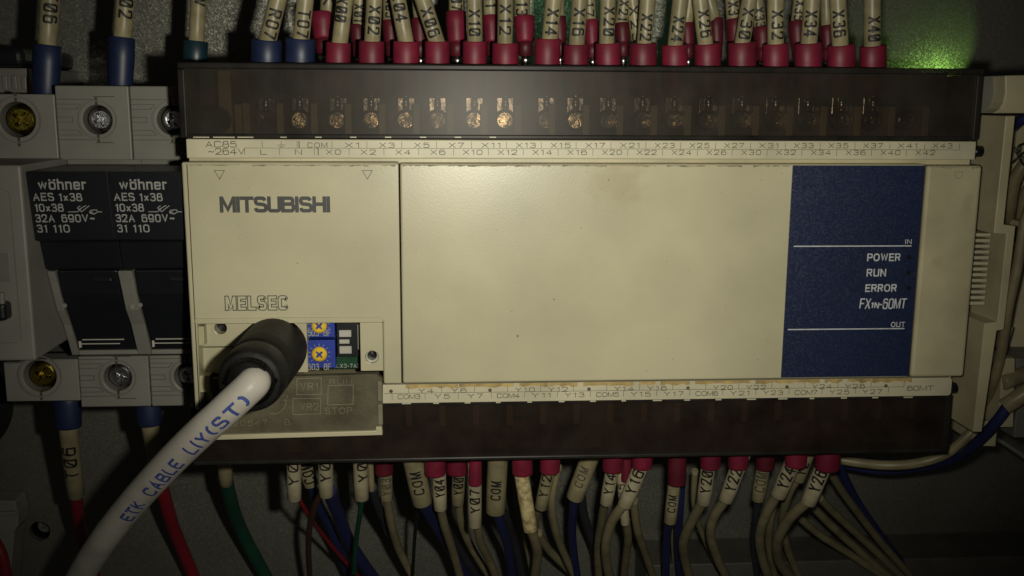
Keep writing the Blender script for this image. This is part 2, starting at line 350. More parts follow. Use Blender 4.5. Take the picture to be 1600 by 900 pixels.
def ribbons(mb, strokes, wd, fn, raise_=0.0, step=None, clip=None, inset=0.0, square=True):
    wd -= 2*inset
    if clip: clip = (clip[0]+inset, clip[1]-inset)
    for si, (p, closed) in enumerate(strokes):
        if step:
            q = []; n = len(p)
            for i in range(n if closed else n-1):
                a, b = p[i], p[(i+1) % n]; k = max(1, int(math.hypot(b[0]-a[0], b[1]-a[1])/step+.5))
                q += [(a[0]+(b[0]-a[0])*j/k, a[1]+(b[1]-a[1])*j/k) for j in range(k)]
            if not closed: q.append(p[-1])
            p = q
        if not closed and len(p) > 1:
            p = list(p)
            for i, j in ((0, 1), (-1, -2)):
                dx, dy = p[j][0]-p[i][0], p[j][1]-p[i][1]; l = math.hypot(dx, dy) or 1
                e = inset-((wd/2+inset) if square and min(abs(dx), abs(dy)) < .06*l else 0)
                p[i] = (p[i][0]+dx/l*e, p[i][1]+dy/l*e)
        n = len(p); Lp = []; Rp = []
        for i in range(n):
            a = p[i-1] if (i or closed) else None; c = p[i]; b = p[(i+1) % n] if (i < n-1 or closed) else None
            def nrm(u, v):
                dx, dy = v[0]-u[0], v[1]-u[1]; l = math.hypot(dx, dy) or 1; return (-dy/l, dx/l)
            n1 = nrm(a, c) if a else nrm(c, b); n2 = nrm(c, b) if b else n1
            mx, my = n1[0]+n2[0], n1[1]+n2[1]; l = math.hypot(mx, my) or 1e-6; mx /= l; my /= l
            k = 1/max(.42, mx*n1[0]+my*n1[1])
            Lp.append((c[0]+mx*k*wd/2, c[1]+my*k*wd/2)); Rp.append((c[0]-mx*k*wd/2, c[1]-my*k*wd/2))
        if clip:
            Lp = [(x, min(max(y, clip[0]), clip[1])) for x, y in Lp]; Rp = [(x, min(max(y, clip[0]), clip[1])) for x, y in Rp]
        h = .03+.006*(si % 6)+raise_; m = n if closed else n-1
        vs = [fn(*q, h) for q in Lp]+[fn(*q, h) for q in Rp]
        fs = [(i, (i+1) % n, n+(i+1) % n, n+i) for i in range(m)]
        if raise_:
            vs += [fn(*q, 0) for q in Lp]+[fn(*q, 0) for q in Rp]
            for i in range(m):
                j = (i+1) % n; fs += [(i, i+2*n, j+2*n, j), (n+i, n+j, 3*n+j, 3*n+i)]
        mb.add(vs, fs)
def flat_fn(x0, z0, y, tilt=0.0, tz=0.0):
    ct, st = math.cos(tilt), math.sin(tilt)
    return lambda s, t, h: (x0+s*ct-t*st, y-h+tz*t, z0+s*st+t*ct)
def print_flat(text, px, py, Y, capmm, widthmm, m, parent, stroke=.1, gap=.24, wide=1.0, shear=0.0, anchor='c', raise_=0.0, tilt=0.0, tz=0.0, inset=0.0):
    """Text whose middle (or left end) the photograph shows at pixel px, py of the plane Y; squeezed to widthmm."""
    st, wd = layout(text, capmm, wide, gap, stroke, shear)
    k = widthmm/wd
    st = [([(a*k, b) for a, b in p], c) for p, c in st]
    o = at(px, py, Y); x0 = o.x-(widthmm/2 if anchor == 'c' else 0)
    mb = MB(); ribbons(mb, st, stroke*capmm, flat_fn(x0, o.z-capmm/2, Y, tilt, tz), raise_, clip=(0, capmm), inset=inset)
    return mb.build('lettering', m, parent)

# ------------------------------------------------------------------ wires
def tube_text(text, a, b, r, cap, m, parent, s0, s1, roll=0.0, stroke=.11):
    """Print running along a tube from a to b (reading that way), filling s0..s1 of its length."""
    a, b = Vector(a), Vector(b); ax = (b-a); Ln = ax.length; ax.normalize()
    mid = (a+b)/2; n = (CAM-mid); n = (n-ax*n.dot(ax)).normalized(); u = n.cross(ax)
    st, wd = layout(text, cap, .95, .30, stroke)
    k = (s1-s0)*Ln/wd
    st = [([(p[0]*k, p[1]-cap/2) for p in q], c) for q, c in st]
    def fn(s, t, h):
        th = t/r+roll; rr = r+h+.01
        return a+ax*(s0*Ln+s)+n*(rr*math.cos(th))+u*(rr*math.sin(th))
    mb = MB(); ribbons(mb, st, stroke*cap, fn, 0.0, .35)
    mb.sm = [True]*len(mb.sm)
    return mb.build('lettering', m, parent)
def mm(wpx, px, py, Y):
    return (at(px+wpx/2, py, Y)-at(px-wpx/2, py, Y)).length/2    # half a width in pixels as a radius in mm
def wire(label, group, path, wpx, col, tube=None, sleeve=None, lug=None, name='wire'):
    """path: pixels with depths, wpx wide at its start. tube: dict(a, b, w, m, text, s, roll, up, ink); sleeve: dict(a, b, w, m, k);
    lug: dict(a, b, w). A tube's or sleeve's a is its upper end."""
    ref = (tube or sleeve or {'a': path[0]})['a']
    t = thing(name, at(*ref), label, 'wire', group)
    if path:
        P = spline([at(*p) for p in path], 10); f1, f2_ = random.uniform(.16, .3), random.uniform(0, 6)
        for i in range(2, len(P)): P[i] = P[i]+Vector((.16*(math.sin(i*f1+f2_)-math.sin(f1+f2_)), .1*math.cos(i*.3+f2_), 0))
        MB().tube(P, mm(wpx, *path[0]), 14).build('insulation', col, t)
    if tube:
        a, b = at(*tube['a']), at(*tube['b']); r = mm(tube['w'], *tube['a'])
        ax = (b-a).normalized(); d = r*.09
        pts = [a+ax*1.2, a+ax*.03, a, a+ax*d] + [a.lerp(b, k/4) for k in (1, 2, 3)] + [b-ax*d, b, b-ax*.03, b-ax*1.2]
        tb = MB().tube(pts, [r*.74, r*.78, r*.93, r, r, r*1.005, r, r, r*.93, r*.78, r*.74], 24).build('marker_tube', tube.get('m', 'marker'), t)
        if tube.get('text'):
            c, e = (b, a) if tube.get('up') else (a, b)
            tube_text(tube['text'], c, e, r*1.003, r*tube.get('cap', 1.62), tube.get('ink', 'black_ink'), tb, *tube['s'], tube.get('roll', 0.0), tube.get('stroke', .165))
    if sleeve:
        a, b = at(*sleeve['a']), at(*sleeve['b']); r = mm(sleeve['w'], *sleeve['a']); ax = (b-a).normalized(); k = sleeve.get('k', 1.0)
        pts = [a+ax*1.0, a+ax*.04, a, a+ax*.2, a.lerp(b, .35), a.lerp(b, .7), b-ax*.6, b-ax*.15, b, b-ax*.05]
        MB().tube(pts, [r*.72, r*.78, r*.92, r, r*1.01, r*(1+k)/2, r*k, r*k*.95, r*k*.84, r*k*.7], 28, flat=sleeve.get('flat', .86)).build('crimp_sleeve', sleeve['m'], t)
    if lug:
        a, b = at(*lug['a']), at(*lug['b']); r = mm(lug['w'], *lug['a'])
        c = a.lerp(b, lug.get('tail', 0)); 
        if lug.get('tail'): MB().tube([a, a.lerp(c, .5), c-(b-a).normalized()*.25, c], [r*1.1, r*1.05, r, r*.8], 20).build('sleeve_tail', 'dark_red', t)
        if lug.get('plate'):
            mb = MB(); mb.box(c.x-1.9, c.x+1.9, 11.9, 12.3, b.z-.6, c.z-.9); mb.build('lug_plate', 'tin', t, .15)
        MB().tube([c, c.lerp(b, .15), c.lerp(b, .2), c.lerp(b, .45), c.lerp(b, .5), b], [r*.55, r*.72, r*.6, r*.62, r*.78, r*.7], 12).build('crimp_barrel', 'tin', t)
    return t

def screw_parts(cx, y, cz, r, m, parent, turn=0.4, name='terminal_screw', lean=0.0):
    """A pan head with a cross recess, its rim rounded."""
    cr = []
    a, b = r*.56, r*.16
    for k in range(4):
        t = turn+k*math.pi/2
        for (u, v) in ((a, -b*.8), (a, b*.8), (b, b)):
            cr.append((cx+u*math.cos(t)-v*math.sin(t), cz+u*math.sin(t)+v*math.cos(t)))
    mb = MB()
    n = 32; ring = lambda rr, yy: [(cx+rr*math.cos(2*math.pi*k/n), yy+lean*math.cos(2*math.pi*k/n)*rr, cz+rr*math.sin(2*math.pi*k/n)) for k in range(n)]
    rings = [ring(r, y+1.6), ring(r, y+r*.36), ring(r*.97, y+r*.25), ring(r*.90, y+r*.15), ring(r*.79, y+r*.06), ring(r*.68, y)]
    vs = [p for q in rings for p in q]; fs = []
    for i in range(5):
        for k in range(n):
            q = (k+1) % n; fs.append((i*n+k, i*n+q, (i+1)*n+q, (i+1)*n+k))
    mb.add(vs, fs, True)
    top = [(p[0], p[2]) for p in rings[-1]]
    tri = fill([top, cr])
    flat = top+cr
    yy = lambda p: y+lean*(p[0]-cx)
    mb.add([(p[0], yy(p), p[1]) for p in flat], list(tri))
    m_ = len(cr)
    mb.add([(p[0], yy(p), p[1]) for p in cr]+[(cx+(p[0]-cx)*.8, yy(p)+r*.55, cz+(p[1]-cz)*.8) for p in cr], [(i, (i+1) % m_, m_+(i+1) % m_, m_+i) for i in range(m_)]+[tuple(range(m_, 2*m_))])
    return mb.build(name, m, parent)

# ================================================================== THE SETTING
plate_pts = [(-420, -330), (420, -330), (420, 330), (-420, 330)]
h0 = at(62, 830, 80)
MB().prism(plate_pts, 80, 82, [circle(h0.x, h0.z, 3.1, 24)]).build('mounting_plate', 'plate', kind='structure')
MB().box(-420, 420, 96, 98, -330, 330).build('cabinet_wall', 'black', kind='structure')

# ================================================================== THE CONTROLLER
plc = thing('programmable_controller', (17, 75, -38), 'cream programmable controller with blue status panel and smoked terminal covers', 'controller')
xl, xr = X(283, 255), X(1537, 256)
s1, s2 = Z(624, 624+0, 0), 0
xs, xm = X(622.5, 258), X(624.8, 258)           # the joint between the two covers
xe, xf = X(1446.5, 258), X(1451, 258)
zt, zb = Z(900, 254.5), Z(900, 596)
zst, zsb = Z(900, 219, 1.5), Z(900, 248.5, 1.5)        # upper label strip
zbt, zbb = Z(900, 597.5, 1.5), Z(900, 626, 1.5)        # lower label strip
zct, zcb = Z(900, 102, 3), Z(900, 717, 3)              # outer edges of the two terminal covers
# housing: a block with the port recess left open in its front
ox0, ox1 = xl+1.3, X(597, 540, 5); oz0, oz1 = Z(450, 600, 5), Z(450, 499, 5)
hs = MB(); hs.prism([(xl+.5, zbb), (xr-.5, zbb), (xr-.5, zst), (xl+.5, zst)], 5.2, 24, [[(ox0, oz0), (ox1, oz0), (ox1, oz1), (ox0, oz1)]])
hs.box(xl+.5, xr-.5, 24, 74, zbb, zst)
hs.build('housing', 'beige_side', plc)
MB().box(xl+.8, xr-1.5, 17, 74, zst+.02, zct-.6).build('terminal_block', 'terminal_black', plc)
MB().box(xl+.8, X(1487, 640, 3)-.5, 17, 74, zcb+.6, zbb-.02).build('terminal_block', 'terminal_black', plc)
P0 = lambda *q: [(at(*p, 0).x, at(*p, 0).z) for p in q]
lc_ = P0((283, 253.5), (622.5, 257), (626, 600), (599.5, 600), (598, 501), (308, 501), (313, 641), (300, 641))
lc_[0] = (xl, zt); lc_[1] = (xs, zt); lc_[2] = (xs, Z(624, 600)); lc_[7] = (xl+.2, lc_[7][1])
lcov = MB().prism(lc_, 0, 5.5).build('left_cover', 'beige', plc, .45, 3)
mcov = MB().box(xm, xe, 0.05, 5.5, zb, zt-.2).build('main_cover', 'beige_main', plc, .45, 3)
ecov = MB().box(xf, xr, 0.35, 30, zb-.15, zt-.5).build('end_cover', 'beige_end', plc, .7, 3)
MB().box(X(293.5, 300), X(295, 300), -.02, .2, Z(300, 640), zt-.4).build('cover_groove', 'seam', lcov)
MB().prism(rrect(X(305, 500), X(599, 500), Z(450, 504), Z(450, 496), .5), -.45, .6).build('port_rim', 'beige', lcov, .15)
for px in (343, 574):
    o = at(px, 273); r = 1.05
    mb = MB(); ribbons(mb, [([(o.x-r, o.z+r*.85), (o.x+r, o.z+r*.85), (o.x, o.z-r*.9)], True)], .13, lambda s, t, h: (s, -h, t))
    mb.build('arrow_mark', 'thin_ink', lcov)
o = at(1498, 274, .35); mb = MB(); ribbons(mb, [([(o.x-.9, o.z+.8), (o.x+.9, o.z+.8), (o.x+.7, o.z-.2), (o.x, o.z-.8), (o.x-.7, o.z-.2)], True)], .16, lambda s, t, h: (s, .35-h, t))
mb.build('arrow_mark', 'faint_ink', ecov)
# maker's name and series name
print_flat('MITSUBISHI', 430, 319.5, 0, 3.45, (X(516, 320)-X(343, 320)), 'ink', lcov, stroke=.225, gap=.0, wide=.95)
cm = (X(450, 474)-X(351, 474))
print_flat('MELSEC', 401, 473.5, 0, 3.35, cm, 'ink', lcov, stroke=.27, gap=.06, wide=.64)
print_flat('MELSEC', 401, 473.5, -.06, 3.35, cm, 'beige', lcov, stroke=.27, gap=.06, wide=.64, inset=.2)
# speckled blue panel
bx0, bx1, bz0, bz1 = X(1238.5, 258), X(1446, 258)-.15, Z(1330, 588.5), Z(1330, 258.5)
bp = MB().box(bx0, bx1, -.14, .3, bz0, bz1).build('status_panel', 'panel_blue', plc, .05)
MB().box(bx1+.02, bx1+.16, -.2, .3, bz0, bz1).build('panel_edge', 'seam', bp)
yB = -.14
for t, a, b, py, cap, kw in (('IN', 1414, 1424.5, 377.5, 1.05, dict(stroke=.15)), ('POWER', 1355, 1407, 402, 1.75, dict(stroke=.17)), ('RUN', 1354, 1384.5, 426, 1.75, dict(stroke=.17)),
                           ('ERROR', 1352, 1401, 450, 1.75, dict(stroke=.17)), ('FX', 1343, 1359.5, 474.5, 2.45, dict(stroke=.115, shear=.12)), ('1N', 1360, 1373, 477, 1.5, dict(stroke=.2, shear=.1)), ('-60MT', 1373.5, 1415, 474.5, 2.45, dict(stroke=.115, shear=.12)), ('OUT', 1392, 1414, 507, 1.2, dict(stroke=.15))):
    print_flat(t, (a+b)/2, py, yB, cap, X(b, py, yB)-X(a, py, yB), 'white_ink', bp, gap=.12, wide=.8, **kw)
for (a, b, y0, y1) in ((1240, 1424, 384.5, 384), (1231, 1413, 514, 513.5)):
    MB().box(X(a, y0, yB), X(b, y1, yB), yB-.05, yB+.02, Z(1330, y0, yB)-.13, Z(1330, y0, yB)+.13).build('dividing_line', 'white_ink', bp)
for py in (402, 426, 450): MB().prism(circle(X(1420, py, yB), Z(1420, py, yB), .55, 14), yB-.04, yB+.05).build('status_window', 'black', bp)
# specks of dirt on the front
mb = MB()
for px, py, r in ((951, 281, .35), (866, 468, .28), (465, 411, .25), (809, 525, .4), (388, 293, .14), (1088, 300, .14), (700, 545, .14), (560, 430, .12), (800, 487, .2), (985, 550, .12), (530, 345, .12), (1150, 480, .13)):
    o = at(px, py); mb.prism([(o.x+r*random.uniform(.5, 1)*math.cos(k*.9), o.z+r*random.uniform(.5, 1)*math.sin(k*.9)) for k in range(7)], -.03, .02)
mb.build('dirt_specks', 'faint_ink', mcov, kind='stuff')

mb = MB()
for k in range(110):
    c = random.choice((mcov, mcov, lcov)); a, b = (630, 1225) if c is mcov else (306, 612)
    px, py = random.uniform(a, b), random.uniform(262, 585 if c is mcov else 490); r = random.choice((.05, .06, .07, .1, .13)); o = at(px, py)
    mb.prism([(o.x+r*random.uniform(.5, 1.3)*math.cos(q*1.05), o.z+r*random.uniform(.5, 1.3)*math.sin(q*1.05)) for q in range(6)], -.025, .06)
mb.build('dust_specks', 'faint_ink', plc, kind='stuff')
mb = MB()
for (xa, xb, y0) in ((xl+1.6, xs-.6, 0), (xm+.6, bx0-.3, .05), (xf+.6, xr-.8, .35)):
    x = xa
    while x < xb-.8:
        l = min(random.uniform(1.5, 9), xb-x); n = 6; z1 = zt-(.75 if y0 == .35 else .5)
        mb.prism([(x+l*k/n, z1+.02) for k in range(n+1)]+[(x+l*k/n, z1-random.uniform(.08, .42)) for k in range(n, -1, -1)], y0-.008, y0+.1); x += l+random.choice((.1, .5, 2.5))
mb.build('edge_grime', 'grime_thin', plc, kind='stuff')

# label strips
ys = 1.5
ust = MB().box(X(291, 233, ys), X(1525, 233, ys), ys, 5.4, zsb, zst).build('label_strip', 'strip', plc, .25)
lst = MB().prism(rrect(X(560, 612, ys), X(1486, 612, ys), zbb, zbt, .8), ys, 5.3).build('label_strip', 'strip', plc, .2)
def strip_text(t, px, py, parent, cap=1.12, wd=None):
    n = len(t); wpx = wd or {1: 11, 2: 24, 3: 31, 4: 35, 5: 40}[n]
    print_flat(t, px, py, ys, cap, X(px+wpx/2, py, ys)-X(px-wpx/2, py, ys), 'thin_ink', parent, stroke=.13, gap=.3 if n < 4 else .1, wide=1.3)
for i, t in enumerate('COM X1 X3 X5 X7 X11 X13 X15 X17 X21 X23 X25 X27 X31 X33 X35 X37 X41 X43'.split()):
    strip_text(t, 496+i*54.25, 226.8+.9*i/18, ust)
for i, t in enumerate('L N X0 X2 X4 X6 X10 X12 X14 X16 X20 X22 X24 X26 X30 X32 X34 X36 X40 X42'.split()):
    strip_text(t, 412+i*54.4, 237.6+.9*i/19, ust)
print_flat('AC85', 345, 225.5, ys, 1.35, X(370, 226, ys)-X(321, 226, ys), 'thin_ink', ust, stroke=.12, gap=.15, wide=1.3)
print_flat('~264V', 354, 236.8, ys, 1.35, X(382, 237, ys)-X(324, 237, ys), 'thin_ink', ust, stroke=.12, gap=.12, wide=1.2)
def rules(mid, xa, xb, up, dn, parent, zo):
    mb = MB(); zm = Z(900, mid, ys); t = .045
    mb.box(xa, xb, ys-.03, ys+.02, zm-t, zm+t)
    for x in up: mb.box(x-t, x+t, ys-.035, ys+.02, zm+t+.01, zm+1.45)
    for x in dn: mb.box(x-t, x+t, ys-.035, ys+.02, zm-1.45, zm-t-.01)
    mb.build('ruled_lines', 'thin_ink', parent)
xx = lambda px, py: X(px, py, ys)
rules(232.6, xx(382, 232), xx(1499, 232), [xx(410+i*54.45, 232) for i in range(21)], [xx(382+i*54.45, 232) for i in range(20)], ust, 1)
for px, dz in ((467.5, 1), (497, -1)):
    zm = Z(900, 232.6, ys); MB().box(xx(px, 232)-.09, xx(px, 232)+.09, ys-.05, ys, zm, zm+1.5*dz).build('ruled_line', 'ink', ust)
o = at(439.5, 227, ys); mb = MB()
for (a, b, c, d) in ((-.05, .05, .1, .85), (-.9, .9, .02, .12), (-.55, .55, -.28, -.18), (-.22, .22, -.55, -.45)): mb.box(o.x+a, o.x+b, ys-.03, ys, o.z+c, o.z+d)
mb.build('earth_symbol', 'thin_ink', ust)
lab = 'Y4 Y6 . Y10 Y12 . Y14 Y16 . Y20 Y22 . Y24 Y26 .'.split()
xu = lambda i: 663+i*51.7
for i, t in enumerate(['.']+lab):
    px = 613+i*51.55; py = 610.8-.0108*(px-660)
    if t == '.':
        o = at(px-2, py, ys); MB().prism(circle(o.x, o.z, .42, 14), ys-.04, ys).build('printed_dot', 'thin_ink', lst)
    else: strip_text(t, px+1, py, lst)
for i, t in enumerate('COM3 Y5 Y7 COM4 Y11 Y13 COM5 Y15 Y17 COM6 Y21 Y23 COM7 Y25 Y27'.split()):
    px = 639+i*51.7; strip_text(t, px, 619.8-.0108*(px-640), lst)
strip_text('60MT', 1438, 606.5, lst, 1.2, 41)
rules(611, xx(600, 615), xx(1412, 606), [xx(638.5+i*51.55, 611) for i in range(16)], [xx(612.5+i*51.7, 611) for i in range(16)], lst, 1)
# old glue along the top of the lower strip, in patches
mb = MB(); zg = zbt-.02
x = xx(634, 605)
while x < xx(1400, 600):
    wdt = random.uniform(3, 14); n = 9
    top = [(x+wdt*k/n, zg) for k in range(n+1)]; bot = [(x+wdt*k/n, zg-random.uniform(.5, 1.05)) for k in range(n, -1, -1)]
    mb.prism(bot+top[::-1] if False else top+bot, ys-.012, ys+.02); x += wdt+random.choice((.05, .2, 1.2))
mb.build('glue_residue', 'glue', lst, kind='stuff')

# terminal rows under the covers
TX = [415, 468, 527, 580, 634, 683, 741, 789, 854, 900, 950, 1004, 1054, 1107, 1160, 1212, 1263, 1315, 1364, 1417]
for i, px in enumerate(TX):
    o = at(px, 188, 11); screw_parts(o.x, 11, o.z, 2.5, 'nickel', plc, random.uniform(0, 1.5), lean=random.uniform(-.07, .07))
for i in range(21):
    d = X(390+i*52.2, 190, 12); MB().box(d-.75, d+.75, 8.0, 17, zst+.2, Z(800, 163, 8)).build('terminal_divider', 'strip', plc, .15)
for i in range(17):
    d = X(640+i*51.5, 655, 12); MB().box(d-.75, d+.75, 8.0, 17, Z(800, 664, 8), zbb-.2).build('terminal_divider', 'strip', plc, .15)
proto = None
for i in range(16):
    o = at(666+i*51.5, 668, 12)
    if proto is None: proto = screw_parts(o.x, 15, o.z, 2.3, 'grey_dark', plc, .4); px0 = o.x
    else: c = proto.copy(); C.objects.link(c); c.location.x += (o.x-px0)*MM
# bare post and mounting hole at the left end
MB().box(X(341, 150, 9), X(361, 150, 9), 9, 17, zst, Z(345, 110, 9)).build('end_post', 'strip', plc, .2)
MB().box(X(366, 190, 9), X(388, 190, 9), 9.5, 17, zst, Z(345, 163, 9)).build('end_post', 'strip', plc, .2)
MB().prism(circle(X(337, 188, 7), Z(337, 188, 7), 3.0, 24), 6.5, 17).build('mounting_boss', 'black', plc, .3)
# smoked covers
def cover(x0, x1, za, zbk, rim_top, label, stuff_='smoke'):
    """Front pane from za down to zbk with a thicker rim at its outer edge and closed ends."""
    zi = (za-1.35) if rim_top else (zbk+1.0)
    c = MB().box(x0+1.5, x1-1.5, 3.0, 4.2, *(((zbk, zi)) if rim_top else ((zi, za)))).build('terminal_cover', stuff_, plc, label=label)
    MB().box(x0, x1, 2.9, 8.5, *((zi+.02, za) if rim_top else (zbk, zi-.02))).build('cover_rim', 'smoke_edge', c, .35)
    for a in (x0, x1-1.48): MB().box(a, a+1.48, 2.9, 20, *((zbk, zi) if rim_top else (zi, za))).build('cover_end', 'smoke_edge', c, .3)
    MB().box(x0+1.52, x1-1.52, 2.8, 5.0, *((zbk-.02, zbk+.9) if rim_top else (za-.9, za+.02))).build('cover_hinge_bar', 'smoke_edge', c, .2)
    return c
cover(X(279, 160, 3), X(1534, 160, 3), zct, zst+.1, True, 'smoked clear cover over the upper terminals')
cover(X(299, 670, 3), X(1484, 670, 3), zbb-.1, zcb, False, 'smoked clear cover over the lower terminals', 'smoke_low')
for a, b in [(302, 327), (333, 367), (371, 396)]+[(438+i*54.5, 448+i*54.5) for i in range(7)]:
    MB().box(X(a, 214, 2.6), X(b, 214, 2.6), 2.5, 2.75, Z(a, 215.2, 2.6), Z(a, 213.6, 2.6)).build('hinge_tab', 'strip', plc)
for i in range(17):
    a = 628+i*49; yy = 630.5-.0125*(a-620); MB().box(X(a, yy, 2.6), X(a+random.choice((7, 9, 14)), yy, 2.6), 2.5, 2.75, Z(a, yy+1, 2.6), Z(a, yy-.9, 2.6)).build('hinge_tab', 'strip', plc)
for px, py in ((1530, 236), (1490, 606)):
    o = at(px, py, 4); MB().tube([(o.x-1.2, 5, o.z-.2), (o.x+.9, 5, o.z-.2)], 1.2, 16).build('cover_pivot', 'black', plc)
# ribbed connector cover on the right flank
for k in range(13):
    py = 367+k*8.9; xk = X(1537-.09*(py-255)-8, py, 8); MB().box(xk, xk+4.6, 8, 22, Z(1530, py+2.7, 8), Z(1530, py-2.4, 8)).build('connector_rib', 'strip', plc, .15)
MB().box(xr-.6, xr+.8, 12, 30, Z(1530, 482, 8), Z(1530, 362, 8)).build('connector_cover', 'beige_side', plc)

# programming port
yp = 9.0
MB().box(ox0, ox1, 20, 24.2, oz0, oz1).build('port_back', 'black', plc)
fl = MB().prism([(X(312, 540, 4), Z(400, 541, 4)), (X(480, 540, 4), Z(400, 541, 4)), (X(480, 540, 4), Z(400, 498, 4)), (X(312, 540, 4), Z(400, 498, 4))], 4, 19, [circle(X(344.5, 513, 4), Z(344.5, 513, 4), 1.35, 20)]).build('port_floor', 'beige', plc, .15)
MB().box(X(312, 540, 4.5), X(480, 540, 4.5), 4.6, 19, Z(400, 584, 4), Z(400, 543.5, 4)).build('port_floor', 'beige', plc, .15)
MB().box(X(306, 540, 2), X(321, 540, 2), 1.2, 12, Z(310, 539, 2), Z(310, 509, 2)).build('port_clip', 'beige_side', plc, .2)
MB().box(X(311, 600, 2), X(330, 600, 2), .8, 12, Z(310, 611, 2), Z(310, 585, 2)).build('port_clip', 'beige_side', plc, .2)
pb = MB().box(X(440, 540, yp), X(566, 540, yp), yp, yp+1.6, Z(500, 576, yp), Z(500, 500, yp)).build('circuit_board', 'board', plc)
post_x0, post_x1 = X(563, 540, 1), X(598.5, 540, 1)
ph = at(581, 558, 1)
MB().prism([(post_x0, Z(580, 579.5, 1)), (post_x1, Z(580, 579.5, 1)), (post_x1, Z(580, 504, 1)), (post_x0, Z(580, 504, 1))], 1, 18, [circle(ph.x, ph.z, 1.45, 24)]).build('port_post', 'beige', plc, .12)
MB().prism(circle(ph.x, ph.z-.15, 1.4, 24), 2.2, 4, [circle(ph.x-.02, ph.z+.08, 1.08, 24)]).build('post_bush', 'clear_edge', plc)
MB().prism(circle(ph.x, ph.z, 1.4, 20), 6, 7).build('hole_bottom', 'black', plc)
MB().prism(circle(X(344.5, 513, 4), Z(344.5, 513, 4), 1.33, 20), 7, 8).build('hole_bottom', 'black', plc)
for k, (cy, top, bot) in enumerate(((509, 492, 527), (553.5, 531.5, 575))):
    yk = 6.2; xa, xb = X(473.5+k*3, cy, yk), X(523+k*1.0, cy, yk); o = at(498.5+k*.5, cy, yk)
    p = MB().box(xa, xb, yk, yp-.02, Z(500, bot, yk), Z(500, top, yk)).build('trimmer', 'pot_blue', plc, .12)
    screw_parts(o.x, yk-.55, o.z, 1.75, 'pot_yellow', p, .75, 'trimmer_dial')
    mb = MB()
    for j in range(11):
        t = math.radians(-40+j*26); mb.add([(o.x+rr*math.cos(t)+q*math.sin(t), yk-.03, o.z+rr*math.sin(t)-q*math.cos(t)) for rr, q in ((1.95, -.06), (2.5, -.06), (2.5, .06), (1.95, .06))], [(0, 1, 2, 3)])
    mb.build('dial_scale', 'grey_ink', p)
    print_flat('503 8F', 498.5+k*.5, 520+k*53, yk, 1.5, X(517, cy, yk)-X(481, cy, yk), 'grey_ink', p, stroke=.14, gap=.2)
sw = MB().box(X(526, 535, 6), X(560, 535, 6), 6, yp-.02, Z(540, 557, 6), Z(540, 505, 6)).build('mode_switch', 'black', plc, .15)
for a, b in ((516, 526.5), (530.5, 537), (541, 552.5)): MB().box(X(530, 530, 5.7), X(549-(3 if a == 530.5 else 0), 530, 5.7), 5.6, 6.2, Z(540, b, 5.7), Z(540, a, 5.7)).build('switch_slider', 'lever_white', sw, .1)
MB().box(X(559, 530, 5.8), X(562.5, 530, 5.8), 5.9, 8.9, Z(540, 546, 6), Z(540, 507, 6)).build('board_clip', 'clear_edge', plc)
print_flat('K.X3-7A2', 543, 571.5, yp, 1.0, X(562, 571, yp)-X(522, 571, yp), 'grey_ink', pb, stroke=.16)
# the port's flap hanging open
yf = -.8
fo = P0((331, 593), (588.5, 584.5), (588.5, 592), (598, 592), (598, 678.5), (331, 687))
fp = [(X(331, 593, yf), Z(331, 592.5, yf)), (X(588, 585, yf), Z(588, 585, yf)), (X(597.5, 592, yf), Z(588, 592, yf)), (X(597.5, 678, yf), Z(597.5, 678, yf)), (X(331, 687, yf), Z(331, 686.5, yf))]
flap = MB().prism(fp, yf+.35, yf+2.0).build('port_flap', 'grime', plc, .1, label='open port flap, its grimy inner face turned out')
zf0 = Z(460, 676.5, yf); 
fb = [(X(331, 687, yf), Z(331, 686.8, yf)), (X(598, 679, yf), Z(598, 679, yf)), (X(597, 666, yf), Z(598, 665.5, yf)), (X(587, 666, yf), Z(587, 665.8, yf)), (X(587, 672, yf), Z(587, 672, yf)), (X(331, 679, yf), Z(331, 679, yf))]
MB().prism(fb, yf-.5, yf+2.3).build('flap_lip', 'beige', flap, .2)
MB().box(X(590, 620, yf), X(597.5, 620, yf), yf-.1, yf+1.0, Z(590, 664, yf), Z(590, 632, yf)).build('flap_rail', 'grime_raised', flap, .15)
MB().box(X(590, 620, yf), X(597.5, 620, yf), yf-.1, yf+1.0, Z(590, 627, yf), Z(590, 596, yf)).build('flap_rail', 'grime_raised', flap, .15)
yq = yf+.35
for t, px, py, wpx, cap in (('VR1', 483, 603, 28, 1.7), ('VR2', 483, 635, 30, 1.7), ('RUN', 532.5, 596, 36, 1.2), ('STOP', 529, 641, 42, 1.5), ('120547  8', 405, 660, 96, 1.35), ('2', 446, 621, 8, 1.3)):
    print_flat(t, px, py, yq, cap, X(px+wpx/2, py, yq)-X(px-wpx/2, py, yq), 'grime_raised', flap, stroke=.13, gap=.3, wide=1.2, raise_=.28)
def frame_line(pts, wd=.22, closed=True):
    mb = MB(); ribbons(mb, [([(at(*p, yq).x, at(*p, yq).z) for p in pts], closed)], wd, lambda s, t, h: (s, yq-h, t), .25); return mb
frame_line([(464, 591), (502, 590), (502, 615.5), (464, 616)]).build('moulded_frame', 'grime_raised', flap)
frame_line([(458, 622), (501, 622), (501, 646), (458, 647)]).build('moulded_frame', 'grime_raised', flap)
frame_line([(513, 602), (552, 601), (552, 631), (512, 632)]).build('moulded_frame', 'grime_raised', flap)
frame_line([(447, 626), (446, 634), (441, 641), (433, 645.5), (422, 646)], closed=False).build('moulded_arc', 'grime_raised', flap)

